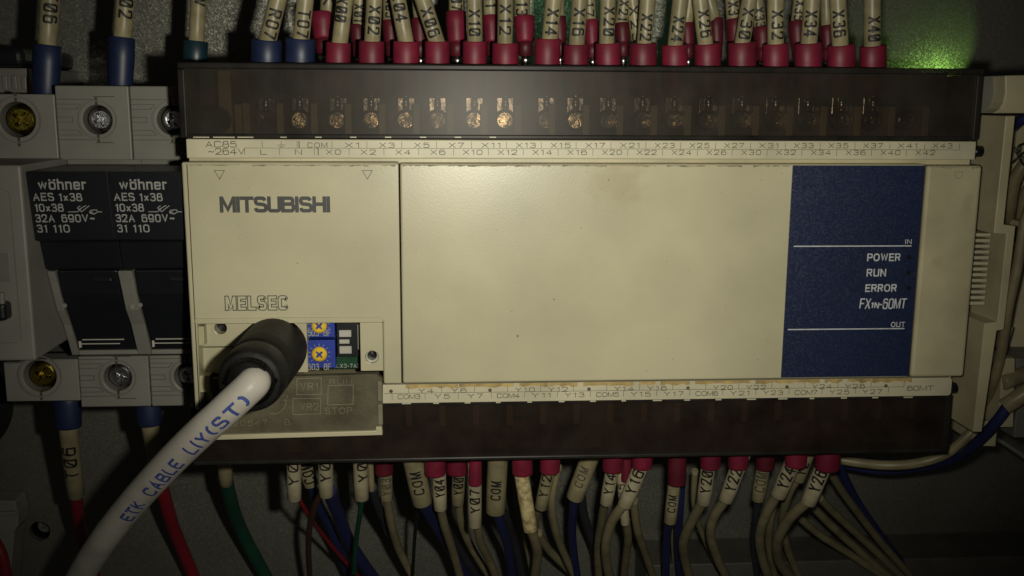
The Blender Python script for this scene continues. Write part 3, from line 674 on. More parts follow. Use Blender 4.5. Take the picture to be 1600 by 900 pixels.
# ================================================================== FUSE HOLDERS AND BREAKER
yT = 25.0
fx0 = X(40, 268, 2); fw = 16.9; pitch = X(167.5, 268, 2)-fx0
fz = lambda py, Y: Z(100, py, Y)
g_fuse = 'fuse holders left of the controller'
def terminal_face(root, x0, x1, zt_, zb_, cx, cz, sr, scol, grooved, lip):
    """Screw terminal: a block with a round well, a slotted rim, raised pads and a cross-head screw."""
    t = MB().prism([(x0, zb_), (x1, zb_), (x1, zt_), (x0, zt_)], yT, 60, [circle(cx, cz, sr*1.22, 40)]).build('terminal_block', 'grey', root, .3)
    MB().prism(circle(cx, cz, sr*1.62, 40), yT-.22, yT+.1, [circle(cx, cz, sr*1.52, 40)]).build('well_ring', 'grey_dark', t)
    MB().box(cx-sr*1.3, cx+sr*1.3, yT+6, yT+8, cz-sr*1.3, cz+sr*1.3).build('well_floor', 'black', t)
    for sg in (1, -1): MB().box(cx-.3, cx+.3, yT-.06, yT+2, cz+sg*sr*1.2, cz+sg*sr*1.85).build('well_slot', 'seam', t)
    if grooved:
        h = (zt_-zb_)
        for k in (-1, 0, 1):
            zc = cz+k*2.95; e = x0+(5.1 if k else 3.6); tip = k*.55
            poly = [(x0+.1, zc-.62), (e-(.5 if k >= 0 else -0.6)*(1 if k else 0), zc-.62), (e+(.6 if k > 0 else -.5 if k < 0 else 0), zc+.62), (x0+.1, zc+.62)]
            inner = [(x0+.22, zc-.50), (poly[1][0]-.16, zc-.50), (poly[2][0]-.16, zc+.50), (x0+.22, zc+.50)]
            MB().prism(poly, yT-.16, yT+.1, [inner]).build('pad_outline', 'groove', t)
            MB().prism(inner, yT-.1, yT+.1).build('moulded_pad', 'grey', t, .05)
        for sg in (1, -1):
            mb = MB(); z1 = cz+sg*4.6
            mb.box(x0+.1, cx-.6, yT-.05, yT+.1, z1-.06, z1+.06); mb.box(cx-.6, cx+(4.2 if sg*lip > 0 else 3.4), yT-.05, yT+.1, z1+sg*.65-.09, z1+sg*.65+.09)
            mb.build('moulded_line', 'seam', t)
    screw_parts(cx+.35, yT+1.3, cz, sr*1.06, scol, t, random.uniform(.2, 1.2), lean=.16)
    return t
fh = thing('fuse_holder', (fx0+fw/2, 80, fz(400, 40)), 'black handled fuse holder with pale print, beside the grey breaker', 'fuse holder', g_fuse)
X0, X1 = fx0, fx0+fw
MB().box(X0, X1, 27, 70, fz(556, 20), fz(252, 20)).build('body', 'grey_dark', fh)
o = at(152, 187, yT); terminal_face(fh, X(89, 190, yT), X(89, 190, yT)+pitch-.25, Z(150, 134, yT), Z(150, 250, yT), o.x, o.z, 2.75, 'steel', True, 1)
o = at(183.5, 590, yT); terminal_face(fh, X(124.5, 600, yT), X(124.5, 600, yT)+pitch-.25, Z(150, 557, yT), Z(150, 636, yT), o.x, o.z, 2.75, 'steel', True, -1)
prof = [(2.0, fz(268, 2)), (4.2, fz(376, 4.2)), (6.5, fz(377.5, 6.5)), (8.5, fz(420, 8.5)), (10.0, fz(422, 10)), (11.5, fz(460, 11.5)), (18.5, fz(530, 18.5)), (20, fz(547, 20)), (40, fz(547, 20)), (40, fz(268, 2))]
hd = MB().prism([(y, z) for y, z in prof[:5]]+[(30, prof[4][1]), (30, prof[0][1])], X0, X1-.25, axis='x').build('handle', 'black', fh, .3)
lv = MB().prism([(9.6, prof[4][1]-.05)]+prof[5:9]+[(40, prof[4][1]-.05)], X0+2.0, X1-1.9, axis='x').build('lever', 'black', fh, .4)
for (q0, q1, y, z) in ((.25, .42, 10.2, fz(433, 10.3)), (.55, .8, 10.2, fz(437, 10.3))):
    MB().box(X0+fw*q0, X0+fw*q1, y, y+2, z-.6, z+.6).build('moulded_mark', 'black', lv, .3)
sp = [(9.2, fz(424, 9.2)), (10.4, fz(440, 10.4)), (13.4, fz(485, 13.4)), (16.5, fz(508, 16.5)), (20.5, fz(555, 20.5)), (42, fz(555, 20.5)), (42, fz(424, 9.2))]
for a in (X0, X1-1.65): MB().prism(sp, a, a+1.6, axis='x').build('side_frame', 'grey', fh, .15)
MB().box(X0+1.63, X1-1.68, 20.6, 42, fz(555, 20.5), fz(548, 20.5)).build('bottom_frame', 'grey', fh, .15)
MB().box(X0+2.4, X0+2.9, 18.7, 19.2, fz(543, 19), fz(533, 19)).build('window_edge', 'clear_edge', lv)
MB().box(X0+3.4, X1-4.0, 18.2, 18.6, fz(532.2, 18), fz(530.8, 18)).build('window_edge', 'clear_edge', lv)
MB().box(X0+2.9, X1-5.2, 18.9, 19.2, fz(538.2, 19), fz(536.8, 19)).build('window_edge', 'clear_edge', lv)
MB().tube([(X0+1.9, 12.6, fz(478, 12.6)), (X0+1.9, 14, fz(478, 12.6))], .5, 14).build('pivot_pin', 'grey', fh)
MB().tube([(X1+.1, 12.3, fz(480, 12.6)), (X1+.1, 14, fz(480, 12.6))], .62, 14).build('pivot_pin', 'grey', fh)
# print on the handle's face, which leans back
sl = (4.2-2.0)/(fz(268, 2)-fz(376, 4.2)); Yat = lambda py: 2.0+(py-268)/108*2.2
for t, a, b, py, cap, st in (('wöhner', 59.5, 135, 287.8, 2.3, .16), ('AES', 51.5, 84.5, 307.5, 1.75, .16), ('1x38', 92, 128.5, 308, 1.75, .16), ('10x38', 54.5, 99.5, 324.5, 1.75, .16), ('32A', 55.5, 86, 341, 1.75, .16), ('690V~', 96.5, 149, 341, 1.75, .16), ('31', 58, 74.5, 357, 1.75, .16), ('110', 83, 109.5, 357, 1.75, .16)):
    y = Yat(py); print_flat(t, (a+b)/2, py, y, cap, X(b, py, y)-X(a, py, y), 'grey_ink', hd, stroke=st, gap=.14, wide=.85, tz=-sl)
def fuse_symbol():
    y = Yat(324)-.03; S = []
    q = lambda *p: [(at(px, py, y).x, at(px, py, y).z) for px, py in p]
    S += [(q((107, 331), (121, 331), (127, 326)), False), (q((121, 325), (134, 314.5), (140.5, 320.5), (127.5, 331)), True), (q((124, 327), (144.5, 315)), False), (q((140, 331.5), (145, 331.5)), False), (q((147, 328), (151, 328), (153, 331), (147, 334.5), (141, 333), (141, 329)), True), (q((153, 331), (159, 331)), False)]
    mb = MB(); ribbons(mb, [(p, c) for p, c in S], .17, lambda s, t, h: (s, y-h, t)); mb.build('fuse_symbol', 'grey_ink', hd)
fuse_symbol()
f2 = copy_tree(fh); f2.location.x += pitch*MM; f2['label'] = 'black handled fuse holder half hidden behind the cream controller'

br = thing('circuit_breaker', (X(20, 400, 10), 80, Z(20, 400, 10)), 'grey breaker with yellow screws at the left edge', 'breaker')
bx = X(88, 190, yT)-.05
o = at(27, 187, yT); terminal_face(br, bx-17.6, bx, Z(50, 147, yT), Z(50, 250, yT), o.x, o.z, 3.3, 'brass', False, 1)
o = at(62, 588, yT); bx2 = X(124, 600, yT)-.05; terminal_face(br, bx2-17.3, bx2, Z(50, 562, yT), Z(50, 627, yT), o.x, o.z, 3.2, 'brass', False, 1)
fx = X(43, 400, 0)
fc = MB().box(fx-17.5, fx, 0, 60, Z(20, 564, 0), Z(20, 258, 0)).build('front_body', 'grey', br, .5)
MB().prism(rrect(fx-17.0, X(22, 400, 0)+.2, Z(20, 536, 0), Z(20, 296, 0), 1.4), -.12, .1, [rrect(fx-16.9, X(22, 400, 0)+.05, Z(20, 535, 0), Z(20, 297, 0), 1.3)]).build('front_outline', 'grey_dark', fc)
MB().box(fx-17, X(14, 400, 0), -.1, .1, Z(20, 440, 0), Z(20, 396, 0)).build('label_window', 'grey_dark', fc, .1)
MB().box(fx-12, X(3.5, 400, -3), -4, .1, Z(20, 498, -1), Z(20, 470, -1)).build('toggle', 'black', fc, .8)
MB().box(fx-12, X(6, 400, -3), -5, -3.9, Z(20, 470, -1), Z(20, 452, -1)).build('toggle_tip', 'grey', fc, .3)
mb = thing('plug_in_relay', (X(10, 120, 45), 80, Z(10, 120, 45)), 'dark grey ribbed block with black cap at the upper left edge', 'relay')
MB().box(X(-60, 120, 42), X(44, 120, 42), 42, 78, Z(20, 152, 42), Z(20, 106, 42)).build('base', 'grey_dark', mb, .4)
for k in range(4): MB().box(X(-14+k*15, 120, 41), X(-6+k*15, 120, 41), 41.4, 43, Z(20, 140, 42), Z(20, 118, 42)).build('rib', 'grey_dark', mb, .2)
MB().box(X(-60, 120, 40), X(38, 120, 40), 40, 76, Z(20, 104, 40), Z(20, 74, 40)).build('cap', 'black', mb, 1.5, 3)

# ================================================================== RELAY HOUSING AT THE RIGHT
yr = 4.0
Q = lambda Y, *q: [(at(*p, Y).x, at(*p, Y).z) for p in q]
rel = thing('relay_housing', (X(1590, 420, 40), 80, Z(1590, 420, 40)), 'beige moulded relay housing with stepped side wall, right of the controller', 'relay')
MB().prism(Q(yr, (1572, 181), (1586.5, 181), (1568.6, 351), (1587, 353), (1568.6, 515), (1557.5, 517), (1534, 675), (1520, 675), (1538, 505), (1558.5, 503), (1573, 366), (1553, 365)), yr, 52).build('side_wall', 'beige_side', rel, .2)
MB().prism(Q(yr, (1570.5, 118), (1660, 116), (1660, 177), (1552, 177), (1562, 170), (1568, 160), (1571, 145)), yr, 52).build('upper_block', 'beige_side', rel, .3)
MB().prism(Q(yr+.6, (1538, 120), (1571, 118), (1571, 145), (1568, 160), (1562, 170), (1552, 177), (1538, 177)), yr+5, 52).build('upper_flank', 'grey_dark', rel)  # left side of the block, its shade put into a dark grey piece
MB().box(X(1562, 420, 26), X(1760, 420, 26), 26, 54, Z(1590, 660, 26), Z(1590, 182, 26)).build('inner_floor', 'beige_side', rel)
MB().prism(Q(14, (1588, 345), (1700, 345), (1700, 353), (1588, 353)), 8, 26).build('inner_rib', 'beige_side', rel)
MB().prism(Q(12, (1566, 560), (1586, 560), (1583, 668), (1560, 668)), 12, 26).build('foot_block', 'beige_side', rel, .3)
MB().prism(Q(20, (1532, 660), (1560, 655), (1556, 698), (1528, 697)), 20, 50).build('lower_foot', 'beige_side', rel, .3)
rb = thing('terminal_bracket', (X(1600, 660, 20), 80, Z(1600, 690, 20)), 'grey moulded bracket at the right edge, below the relay housing', 'bracket')
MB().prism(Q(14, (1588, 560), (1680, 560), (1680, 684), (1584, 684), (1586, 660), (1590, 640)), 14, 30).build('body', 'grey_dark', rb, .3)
MB().prism(Q(30, (1560, 690), (1568, 688), (1680, 760), (1680, 772)), 30, 44).build('rail', 'grey', rb, .3)

# ================================================================== WIRING DUCT AND OTHER PLATE FITTINGS
wd = thing('wiring_duct', (X(1300, 905, 62), 80, Z(1300, 920, 62)), 'dark grey slotted wiring duct along the bottom edge', 'duct')
dz = Z(1300, 876, 62)
MB().box(X(1010, 890, 62), X(1760, 890, 62), 62, 79.8, dz-30, dz).build('trunk', 'duct', wd, .4)
cl = thing('cable_clip', (X(10, 840, 55), 80, Z(10, 880, 55)), 'pale grey plastic clip at the bottom left corner', 'clip')
MB().prism(Q(72, (-40, 782), (23, 783), (28, 803), (28, 822), (22, 832), (14, 930), (-40, 930)), 72, 79.8).build('body', 'grey', cl, .5)
MB().box(X(-40, 800, 71), X(24, 800, 71), 71, 72.2, Z(10, 806, 71), Z(10, 800, 71)).build('ridge', 'grey', cl, .2)
hsr = thing('plate_screw', (h0.x, 82, h0.z), 'small dark screw deep in the round hole of the plate', 'screw')
screw_parts(h0.x, 83.5, h0.z, 2.3, 'grey_dark', hsr, .5, 'screw_head')

# ================================================================== UPPER WIRES
gU = 'wires entering the upper terminals'; gB = 'rear wires above the upper terminals'
# text, sleeve left and right, its top, tube centre at the sleeve and at the top edge, tube width, print from..to (pixel rows), colours
top = [('R07', 392, 439, 62, 418.5, 434, 28, 14, 59, 'blue_sleeve', 'marker', .1), ('T07', 445, 491.5, 60, 470.5, 477, 27, 15, 58, 'blue_sleeve', 'marker', .1),
 ('XØØ', 508, 547, 66, 531, 539, 26, -4, 34, 'red', 'marker', -.35), ('XØ2', 560, 600, 64, 581.5, 585, 25.5, 8, 53, 'red', 'marker', .15), ('XØ4', 614, 655, 64, 634, 622, 25.5, -12, 33, 'red', 'marker', 0),
 ('XØ6', 664, 703, 64, 682, 661, 26, 12, 57, 'red', 'marker', 0), ('X1Ø', 722.5, 760, 64, 742, 741, 25, 14, 56, 'red', 'marker', 0), ('X12', 769, 810, 67, 789, 790, 25, 6, 54, 'red', 'marker', 0),
 ('X14', 834, 874, 60, 859, 865, 26, 13, 55, 'red', 'marker', .12), ('X16', 880, 919, 69, 901, 906, 25.5, 12, 56, 'red', 'marker', .1), ('X2Ø', 931, 970, 67, 948, 950, 24.5, 10, 56, 'red', 'marker', .3),
 ('X22', 983, 1025, 67, 1007, 1012, 24.5, 21, 63, 'red', 'marker', .1), ('X24', 1034, 1074, 70, 1055, 1063, 24.5, 25, 65, 'red', 'marker', .15), ('X26', 1087, 1127, 68, 1102, 1094, 24.5, 15, 58, 'red', 'marker', .3),
 ('X3Ø', 1138, 1181, 66, 1160, 1171, 24.5, 12, 61, 'red', 'marker', .15), ('X32', 1192, 1232, 68, 1212, 1212, 25.5, 15, 61, 'red', 'marker', .3), ('X34', 1242, 1283, 67, 1264, 1269, 25.5, 16, 57, 'red', 'marker', .05),
 ('X36', 1294, 1336, 70, 1313, 1309, 25.5, 15, 57, 'red', 'marker', 0), ('X4Ø', 1344, 1384, 71, 1363, 1363, 26, 25, 64, 'red', 'marker', .3)]
YF = 10.0
for t, a, b, sy, c0, c1, tw, t0, t1, sc_, mk, roll in top:
    ty = -70.0; cx = lambda y: c0+(c1-c0)*(sy-y)/sy
    sx = (a+b)/2; A = (cx(ty), ty, YF-1); B = (cx(sy+10), sy+10, YF)
    nm = t.replace('Ø', '0')
    col = 'blue' if 'blue' in sc_ else 'red'
    wire(f'cream marker tube printed {nm} in a {col} crimp sleeve above the cover', gU, [(cx(ty+8), ty+8, YF-1), (cx(-150), -150, YF+6), (cx(-260), -260, YF+30), (cx(-330), -340, 62)], tw*.78, 'cream',
         dict(a=A, b=B, w=tw, m=mk, text=t, s=((t0-ty)/(sy+10-ty), (t1-ty)/(sy+10-ty)), roll=roll),
         dict(a=(c0*.35+sx*.65, sy, YF), b=(sx, 148, YF+1.5), w=(b-a), m=sc_, k=.97), dict(a=(sx, 146, YF+1.5), b=(sx, 176, 12.6), w=17, plate=True))
back = [('X', 486, 522, 19, 60, 512, 514, 25, -26, 12, 'red', 'between the T07 and X00 wires'), ('XØ1', 546, 570, 39, 66, 561, 562, 21, 6, 34, 'dark_red', 'between the X00 and X02 wires'), ('XØ3', 597, 622, 32, 66, 609, 609, 22, -4, 27, 'dark_red', 'between the X02 and X04 wires'),
 ('', 642, 668, 29, 67, 656, 653, 20, 0, 1, 'dark_red', 'between the X04 and X06 wires'), ('XØ7', 696, 728, 18, 66, 713, 713, 24, -18, 16, 'red', 'left of the X10 wire'), ('X11', 754, 780, 24, 65, 767, 766, 23, -22, 11, 'red', 'between the X10 and X12 wires'),
 ('X13', 803, 834, 25, 65, 815.5, 816, 25, -13, 24, 'red', 'right of the X12 wire'), ('', 862, 884, 26, 64, 872, 872, 20, 0, 1, 'dark_red', 'behind the X14 wire'), ('X17', 912, 935, 31, 70, 922, 921, 19, -14, 26, 'red', 'between the X16 and X20 wires'),
 ('X21', 960, 983, 36, 67, 971, 975, 20, 0, 32, 'dark_red', 'right of the X20 wire'), ('X23', 986, 1012, 70, 92, 997, 988, 20, 8, 64, 'dark_red', 'behind the X22 wire'), ('', 1062, 1084, 36, 70, 1073, 1078, 19, 0, 1, 'dark_red', 'right of the X24 wire'), ('', 1108, 1129, 28, 72, 1116, 1108, 19, 0, 1, 'dark_red', 'right of the X26 wire'),
 ('X31', 1134, 1162, 30, 70, 1146, 1144, 22, 2, 31, 'dark_red', 'left of the X30 wire'), ('X33', 1177, 1204, 42, 76, 1188, 1183, 20, 11, 42, 'dark_red', 'between the X30 and X32 wires'), ('X35', 1232, 1258, 33, 70, 1246, 1250, 20, 1, 32, 'dark_red', 'left of the X34 wire'), ('', 1281, 1303, 40, 76, 1292, 1291, 18, 0, 1, 'dark_red', 'between the X34 and X36 wires')]
YK = 21.0
for t, a, b, sy, sb, c0, c1, tw, t0, t1, sc_, where in back:
    ty = -70.0; cx = lambda y: c0+(c1-c0)*(sy-y)/max(sy, 30)
    sx = (a+b)/2; nm = t.replace('Ø', '0')
    wire((f'rear cream tube printed {nm} in a red sleeve, ' if len(t) > 1 else 'rear cream tube in a red sleeve, ')+where, gB, [(cx(ty+8), ty+8, YK), (cx(-150), -150, YK+8), (cx(-260), -260, YK+25), (cx(-330), -340, 66)], tw*.78, 'cream',
         dict(a=(cx(ty), ty, YK-1), b=(cx(sy+8), sy+8, YK), w=tw, m='marker', text=t, s=((t0-ty)/(sy+8-ty), (t1-ty)/(sy+8-ty)), roll=random.uniform(-.1, .25)),
         dict(a=(sx, sy, YK), b=(sx+2, sb+1, YK-.5), w=(b-a), m=sc_, k=.9, flat=1.0), dict(a=(sx+2, sb-2, YK-.5), b=(sx+3, 135, YK), w=(b-a)*.72, tail=.34))
# the three heavier wires at the left
gL = 'wires into the fuse holder terminals'
for t, a, b, sy, sb, c0, c1, tw, t0, t1, scol, lab in (('TØ6', 49, 93, 70, 142, 74, 78, 29, -13, 36, 'blue_sleeve', 'cream tube printed 06 in a blue sleeve at the upper left'), ('TØ2', 167, 208, 58, 134, 191.5, 196, 29, -20, 28, 'blue_sleeve', 'cream tube printed 02 in a blue sleeve over the first fuse holder'), ('V', 284, 322, 64, 120, 307, 310, 25, -2, 9, 'teal_sleeve', 'cream tube in a dull teal sleeve behind the controller corner')):
    ty = -70.0; Yw = 33 if t != 'V' else 30; cx = lambda y: c0+(c1-c0)*(sy-y)/sy; sx = (a+b)/2
    wire(lab, gL, [(cx(ty+8), ty+8, Yw), (cx(-150), -150, Yw+6), (cx(-300), -320, 64)], tw*.8, 'red_wire' if t == 'V' else 'cream',
         dict(a=(cx(ty), ty, Yw), b=(cx(sy+10), sy+10, Yw), w=tw, text=t, s=((t0-ty)/(sy+10-ty), (t1-ty)/(sy+10-ty)), roll=.15),
         dict(a=(sx+3, sy, Yw), b=(sx, sb+12, Yw), w=(b-a), m=scol, k=.92))

# ================================================================== LOWER WIRES
gD = 'wires leaving the lower terminals'
def low(label, sl, tb, path, wpx, col, text='', s=(.2, .6), m='marker_pale', roll=0.0, cap=1.62, ink='black_ink', red='red', Y0=12, Y1=17, group=gD):
    """sl: sleeve (x0, x1, bottom row); tb: tube (x, y) top, (x, y) bottom, width; path in pixels with depths."""
    (ax_, ay), (bx_, by), tw = tb
    L0 = 30.0; d = math.hypot(bx_-ax_, by-ay); ex, ey = ax_-(bx_-ax_)/d*L0, ay-(by-ay)/d*L0
    n = d+L0
    # s counts from the lower end upwards over the visible length
    tube = dict(a=(ex, ey, Y0), b=(bx_, by, Y1), w=tw, m=m, text=text, s=(s[0]*d/n, s[1]*d/n), roll=roll, up=True, cap=cap, ink=ink)
    sleeve = None
    if sl:
        x0, x1, yb = sl; xc = (x0+x1)/2
        sleeve = dict(a=(xc-(bx_-ax_)/d*12, 655, Y0-1), b=(xc, yb, Y0), w=(x1-x0)*1.0, m=red, k=1.0)
    return wire(label, group, path, wpx, col, tube, sleeve)
low('pale tube printed Y0 on a thin red wire', None, ((459, 715), (460, 779), 23), [(463, 772, 17), (478, 800, 26), (500, 830, 40), (530, 866, 50), (570, 915, 60)], 6.5, 'red_wire', 'YØ', (.4, .98), roll=.15)
low('dim tube behind, on a blue wire at the far left', None, ((474, 716), (486, 757), 24), [(485, 752, 30), (500, 790, 40), (520, 830, 50), (548, 905, 66)], 16, 'blue_wire', 'COM', (.2, .95), m='marker', Y0=26, Y1=30)
low('pale tube printed Y0 on a brown and a thick blue wire', None, ((508.5, 715), (509.5, 773), 24), [(505, 768, 17), (491, 790, 22), (483, 820, 30), (482, 860, 40), (484, 920, 55)], 10.5, 'brown_wire', 'YØ', (.45, 1.0), roll=.1)
wire('thick blue wire falling from the second pale tube', gD, [(514, 765, 20), (526, 800, 32), (545, 846, 46), (592, 915, 62)], 22, 'blue_wire')
low('pale tube printed Y0 on a thin green wire', None, ((563, 715), (565, 778), 24), [(567, 772, 17), (562, 800, 22), (556, 835, 30), (553, 900, 40)], 8.5, 'green_wire', 'YØ', (.5, .98), roll=-.3)
low('narrow tube on a slate blue wire, right of the green one', None, ((578, 716), (581, 766), 10), [(581, 760, 22), (592, 795, 35), (610, 835, 48), (645, 910, 62)], 15, 'slate_wire', Y0=18, Y1=22, m='marker')
low('dim tube printed Y03 under a dull red sleeve', (585, 615, 741), ((603, 738), (604, 780), 20), [(604, 774, 25), (610, 820, 34), (624, 860, 46), (655, 920, 58)], 14, 'cream', 'YØ3', (.25, .9), m='marker', red='dark_red', Y0=22, Y1=25, ink='thin_ink')
low('wide cream tube printed COM, leaning, on two dark blue wires', None, ((645, 716), (660, 785), 33), [(655, 778, 16), (676, 810, 28), (702, 852, 44), (735, 915, 62)], 18, 'blue_wire', 'COM', (.32, .82), m='marker', roll=.1, cap=1.1)
wire('second dark blue wire out of the leaning COM tube', gD, [(667, 778, 20), (690, 815, 34), (712, 850, 50), (745, 905, 66)], 15, 'slate_wire')
wire('thin black wire under the leaning COM tube', gD, [(656, 780, 24), (651, 820, 34), (646, 905, 50)], 6, 'black_wire')
low('pale tube printed Y04 under a red sleeve', (663, 697, 742), ((686, 738), (688, 794), 22), [(688, 788, 17), (693, 820, 24), (706, 862, 36), (724, 920, 50)], 14, 'cream', 'YØ4', (.42, .92))
low('dim tube printed Y00 under a red sleeve', (697, 732, 740), ((717, 736), (715, 786), 21), [(716, 780, 27), (722, 818, 36), (742, 862, 48), (775, 915, 60)], 13, 'cream', 'YØØ', (.38, .92), m='marker', Y0=20, Y1=25)
low('long pale tube printed Y07 under a long red sleeve', (732, 753, 758), ((742, 752), (742, 821), 22), [(744, 815, 18), (752, 845, 26), (765, 876, 38), (782, 920, 50)], 14, 'cream', 'YØ7', (.36, .9), Y0=13)
low('wide cream tube printed COM, upright, on two blue wires', None, ((778, 714), (774, 799), 32), [(771, 790, 17), (784, 825, 26), (796, 860, 38), (803, 920, 54)], 15, 'blue_wire', 'COM', (.32, .66), m='marker', roll=.05, cap=1.05)
wire('slate wire out of the upright COM tube', gD, [(782, 790, 22), (796, 820, 34), (806, 850, 46), (818, 915, 62)], 13, 'slate_wire')
wire('pale wire passing behind the dirty tube', gD, [(806, 730, 28), (811, 790, 34), (821, 840, 42), (838, 920, 56)], 12, 'cream')
low('dirty speckled tube with no print under a red sleeve', (800, 833, 741), ((814, 737), (829, 828), 23), [(828, 822, 15), (835, 846, 20), (838, 872, 28), (834, 920, 40)], 16, 'cream', m='marker_dirty', Y1=15)
low('tilted tube printed Y12 under a red sleeve', (843, 875, 738), ((858, 734), (845, 793), 21), [(846, 786, 20), (836, 812, 28), (832, 850, 40), (836, 920, 56)], 14, 'cream', 'Y12', (.36, .95), roll=.1, m='marker')
wire('cream wire curving down right of the Y12 tube', gD, [(872, 728, 24), (862, 780, 28), (866, 826, 38), (880, 864, 48), (908, 920, 62)], 13, 'cream')
wire('cream wire slanting low between the Y12 and COM tubes', gD, [(840, 832, 44), (858, 858, 54), (905, 905, 68)], 13, 'cream')
low('dim wide tube printed COM, leaning left, on dark blue wires', None, ((922, 714), (898, 777), 29), [(900, 770, 28), (895, 800, 34), (893, 840, 44), (905, 920, 60)], 14, 'blue_wire', 'COM', (.38, .86), m='marker', roll=.1, cap=1.0, Y0=22, Y1=28, ink='thin_ink')
wire('slate wire beside the leaning dim COM tube', gD, [(908, 770, 36), (914, 810, 46), (930, 860, 58), (945, 915, 68)], 14, 'slate_wire')
wire('thin cream wire left of the Y14 tube wires', gD, [(908, 800, 60), (920, 840, 66), (940, 905, 72)], 7, 'cream')
low('pale tube printed Y14 under a red sleeve', (941, 974, 736), ((957, 733), (947, 786), 21), [(947, 780, 19), (939, 812, 28), (934, 850, 40), (936, 920, 56)], 13.5, 'cream', 'Y14', (.36, .98), roll=0)
low('half hidden pale tube printed Y5 between the Y14 and Y16 tubes', (970, 988, 752), ((971, 748), (977, 818), 15), [(978, 812, 23), (980, 840, 30), (978, 872, 40), (974, 920, 52)], 13, 'cream', 'Y5', (.62, .95), Y0=18, Y1=22, roll=.2)
low('pale tube printed Y16 leaning under a red sleeve', (987, 1019, 731), ((1002, 728), (976, 789), 24), [(978, 783, 16), (958, 814, 22), (946, 848, 30), (950, 884, 40), (958, 920, 50)], 16, 'cream', 'Y16', (.38, .98))
wire('cream wire falling right of the Y16 tube', gD, [(990, 780, 30), (996, 830, 38), (1008, 868, 48), (1026, 920, 60)], 13, 'cream')
low('tube printed COM under a dull red sleeve, on a blue wire', (1043, 1072, 757), ((1054, 752), (1047, 815), 20), [(1046, 808, 22), (1043, 845, 34), (1040, 920, 52)], 13, 'blue_wire', 'COM', (.33, .75), m='marker', red='dark_red', Y0=16, Y1=21, cap=1.3)
wire('dark blue wire right of the narrow COM tube', gD, [(1066, 740, 26), (1060, 800, 34), (1058, 850, 46), (1064, 915, 60)], 14, 'blue_wire')
wire('short cream wire showing between two blue wires', gD, [(1056, 800, 46), (1052, 840, 54), (1058, 900, 66)], 8, 'cream')
wire('dim cream wire behind the Y20 tube', gD, [(1086, 735, 34), (1084, 790, 42), (1100, 840, 54), (1140, 915, 68)], 10, 'cream')
low('pale tube printed Y20 under a red sleeve', (1094, 1126, 731), ((1107, 728), (1099, 785), 23), [(1100, 779, 17), (1082, 815, 24), (1068, 848, 32), (1071, 880, 42), (1084, 920, 52)], 16, 'cream', 'Y2Ø', (.36, .98))
low('pale tube printed Y22 under a red sleeve', (1137, 1169, 731), ((1154, 728), (1134, 781), 24), [(1136, 776, 17), (1117, 808, 24), (1112, 842, 32), (1124, 878, 42), (1148, 920, 54)], 15.5, 'cream', 'Y22', (.38, 1.0))
low('dim tube printed COM under a dark red sleeve, near the right', (1181, 1210, 733), ((1193, 730), (1184, 780), 21), [(1185, 774, 30), (1181, 810, 38), (1180, 850, 50), (1184, 915, 64)], 12, 'slate_wire', 'COM', (.36, .95), m='marker', red='dark_red', Y0=22, Y1=27, ink='thin_ink')
low('pale tube printed Y24 under a red sleeve', (1226, 1260, 728), ((1238, 724), (1216, 774), 25), [(1217, 769, 17), (1196, 803, 24), (1188, 836, 32), (1192, 876, 42), (1206, 920, 54)], 15.5, 'cream', 'Y24', (.36, .98))
wire('cream wire close behind the Y24 wire', gD, [(1212, 776, 30), (1203, 812, 36), (1200, 850, 46), (1214, 915, 60)], 12, 'cream')
low('short dim tube printed Y2 between the Y24 and Y26 tubes', None, ((1260, 716), (1247, 750), 20), [(1248, 745, 24), (1230, 776, 30), (1221, 812, 40), (1232, 862, 52), (1256, 920, 64)], 13, 'cream', 'Y2', (.35, .95), m='marker', Y0=20, Y1=23)
low('pale tube printed Y26 under a red sleeve, rightmost', (1273, 1312, 733), ((1287, 729), (1263, 785), 25), [(1265, 780, 16), (1232, 812, 22), (1213, 846, 30), (1220, 882, 40), (1252, 920, 52)], 17, 'cream', 'Y26', (.42, .98))
wire('topmost of the cream wires sweeping to the lower right', gD, [(1292, 728, 30), (1325, 780, 44), (1370, 840, 56), (1442, 920, 64)], 13, 'cream')
wire('second cream wire sweeping to the lower right', gD, [(1278, 775, 36), (1310, 806, 46), (1356, 850, 56), (1424, 915, 62)], 12.5, 'cream')
wire('third cream wire sweeping to the lower right', gD, [(1264, 786, 42), (1300, 822, 50), (1350, 866, 58), (1405, 915, 62)], 12.5, 'cream')
wire('lowest cream wire sweeping to the lower right', gD, [(1240, 800, 48), (1280, 835, 54), (1330, 868, 58), (1400, 915, 61)], 12, 'cream')
wire('dark blue wire beside the cream wires sweeping right', gD, [(1306, 722, 40), (1340, 790, 52), (1380, 846, 60), (1440, 920, 66)], 17, 'blue_wire')
# left side, below the fuse holders
gF = 'wires below the fuse holders'
wire('cream tube printed T06 on a red wire under a blue sleeve', gF, [(118, 764, 45), (122, 800, 52), (133, 850, 62), (152, 915, 70)], 20, 'red_wire', dict(a=(103, 640, 33), b=(118.5, 773, 46), w=29, text='TØ6', s=(.26, .64), up=True, roll=.25), dict(a=(104, 608, 33), b=(107, 668, 33), w=43, m='blue_sleeve', k=.95))
wire('red wire under a blue sleeve, passing behind the grey cable', gF, [(248, 745, 46), (262, 795, 54), (282, 850, 64), (310, 920, 72)], 22, 'red_wire', dict(a=(230, 640, 33), b=(250, 750, 46), w=28), dict(a=(230, 612, 33), b=(234, 664, 33), w=40, m='blue_sleeve', k=.95))
wire('thick green wire out of a short cream tube', gF, [(351, 744, 40), (362, 785, 50), (382, 836, 62), (426, 920, 72)], 23, 'green_wire', dict(a=(349, 690, 30), b=(353, 754, 40), w=23))
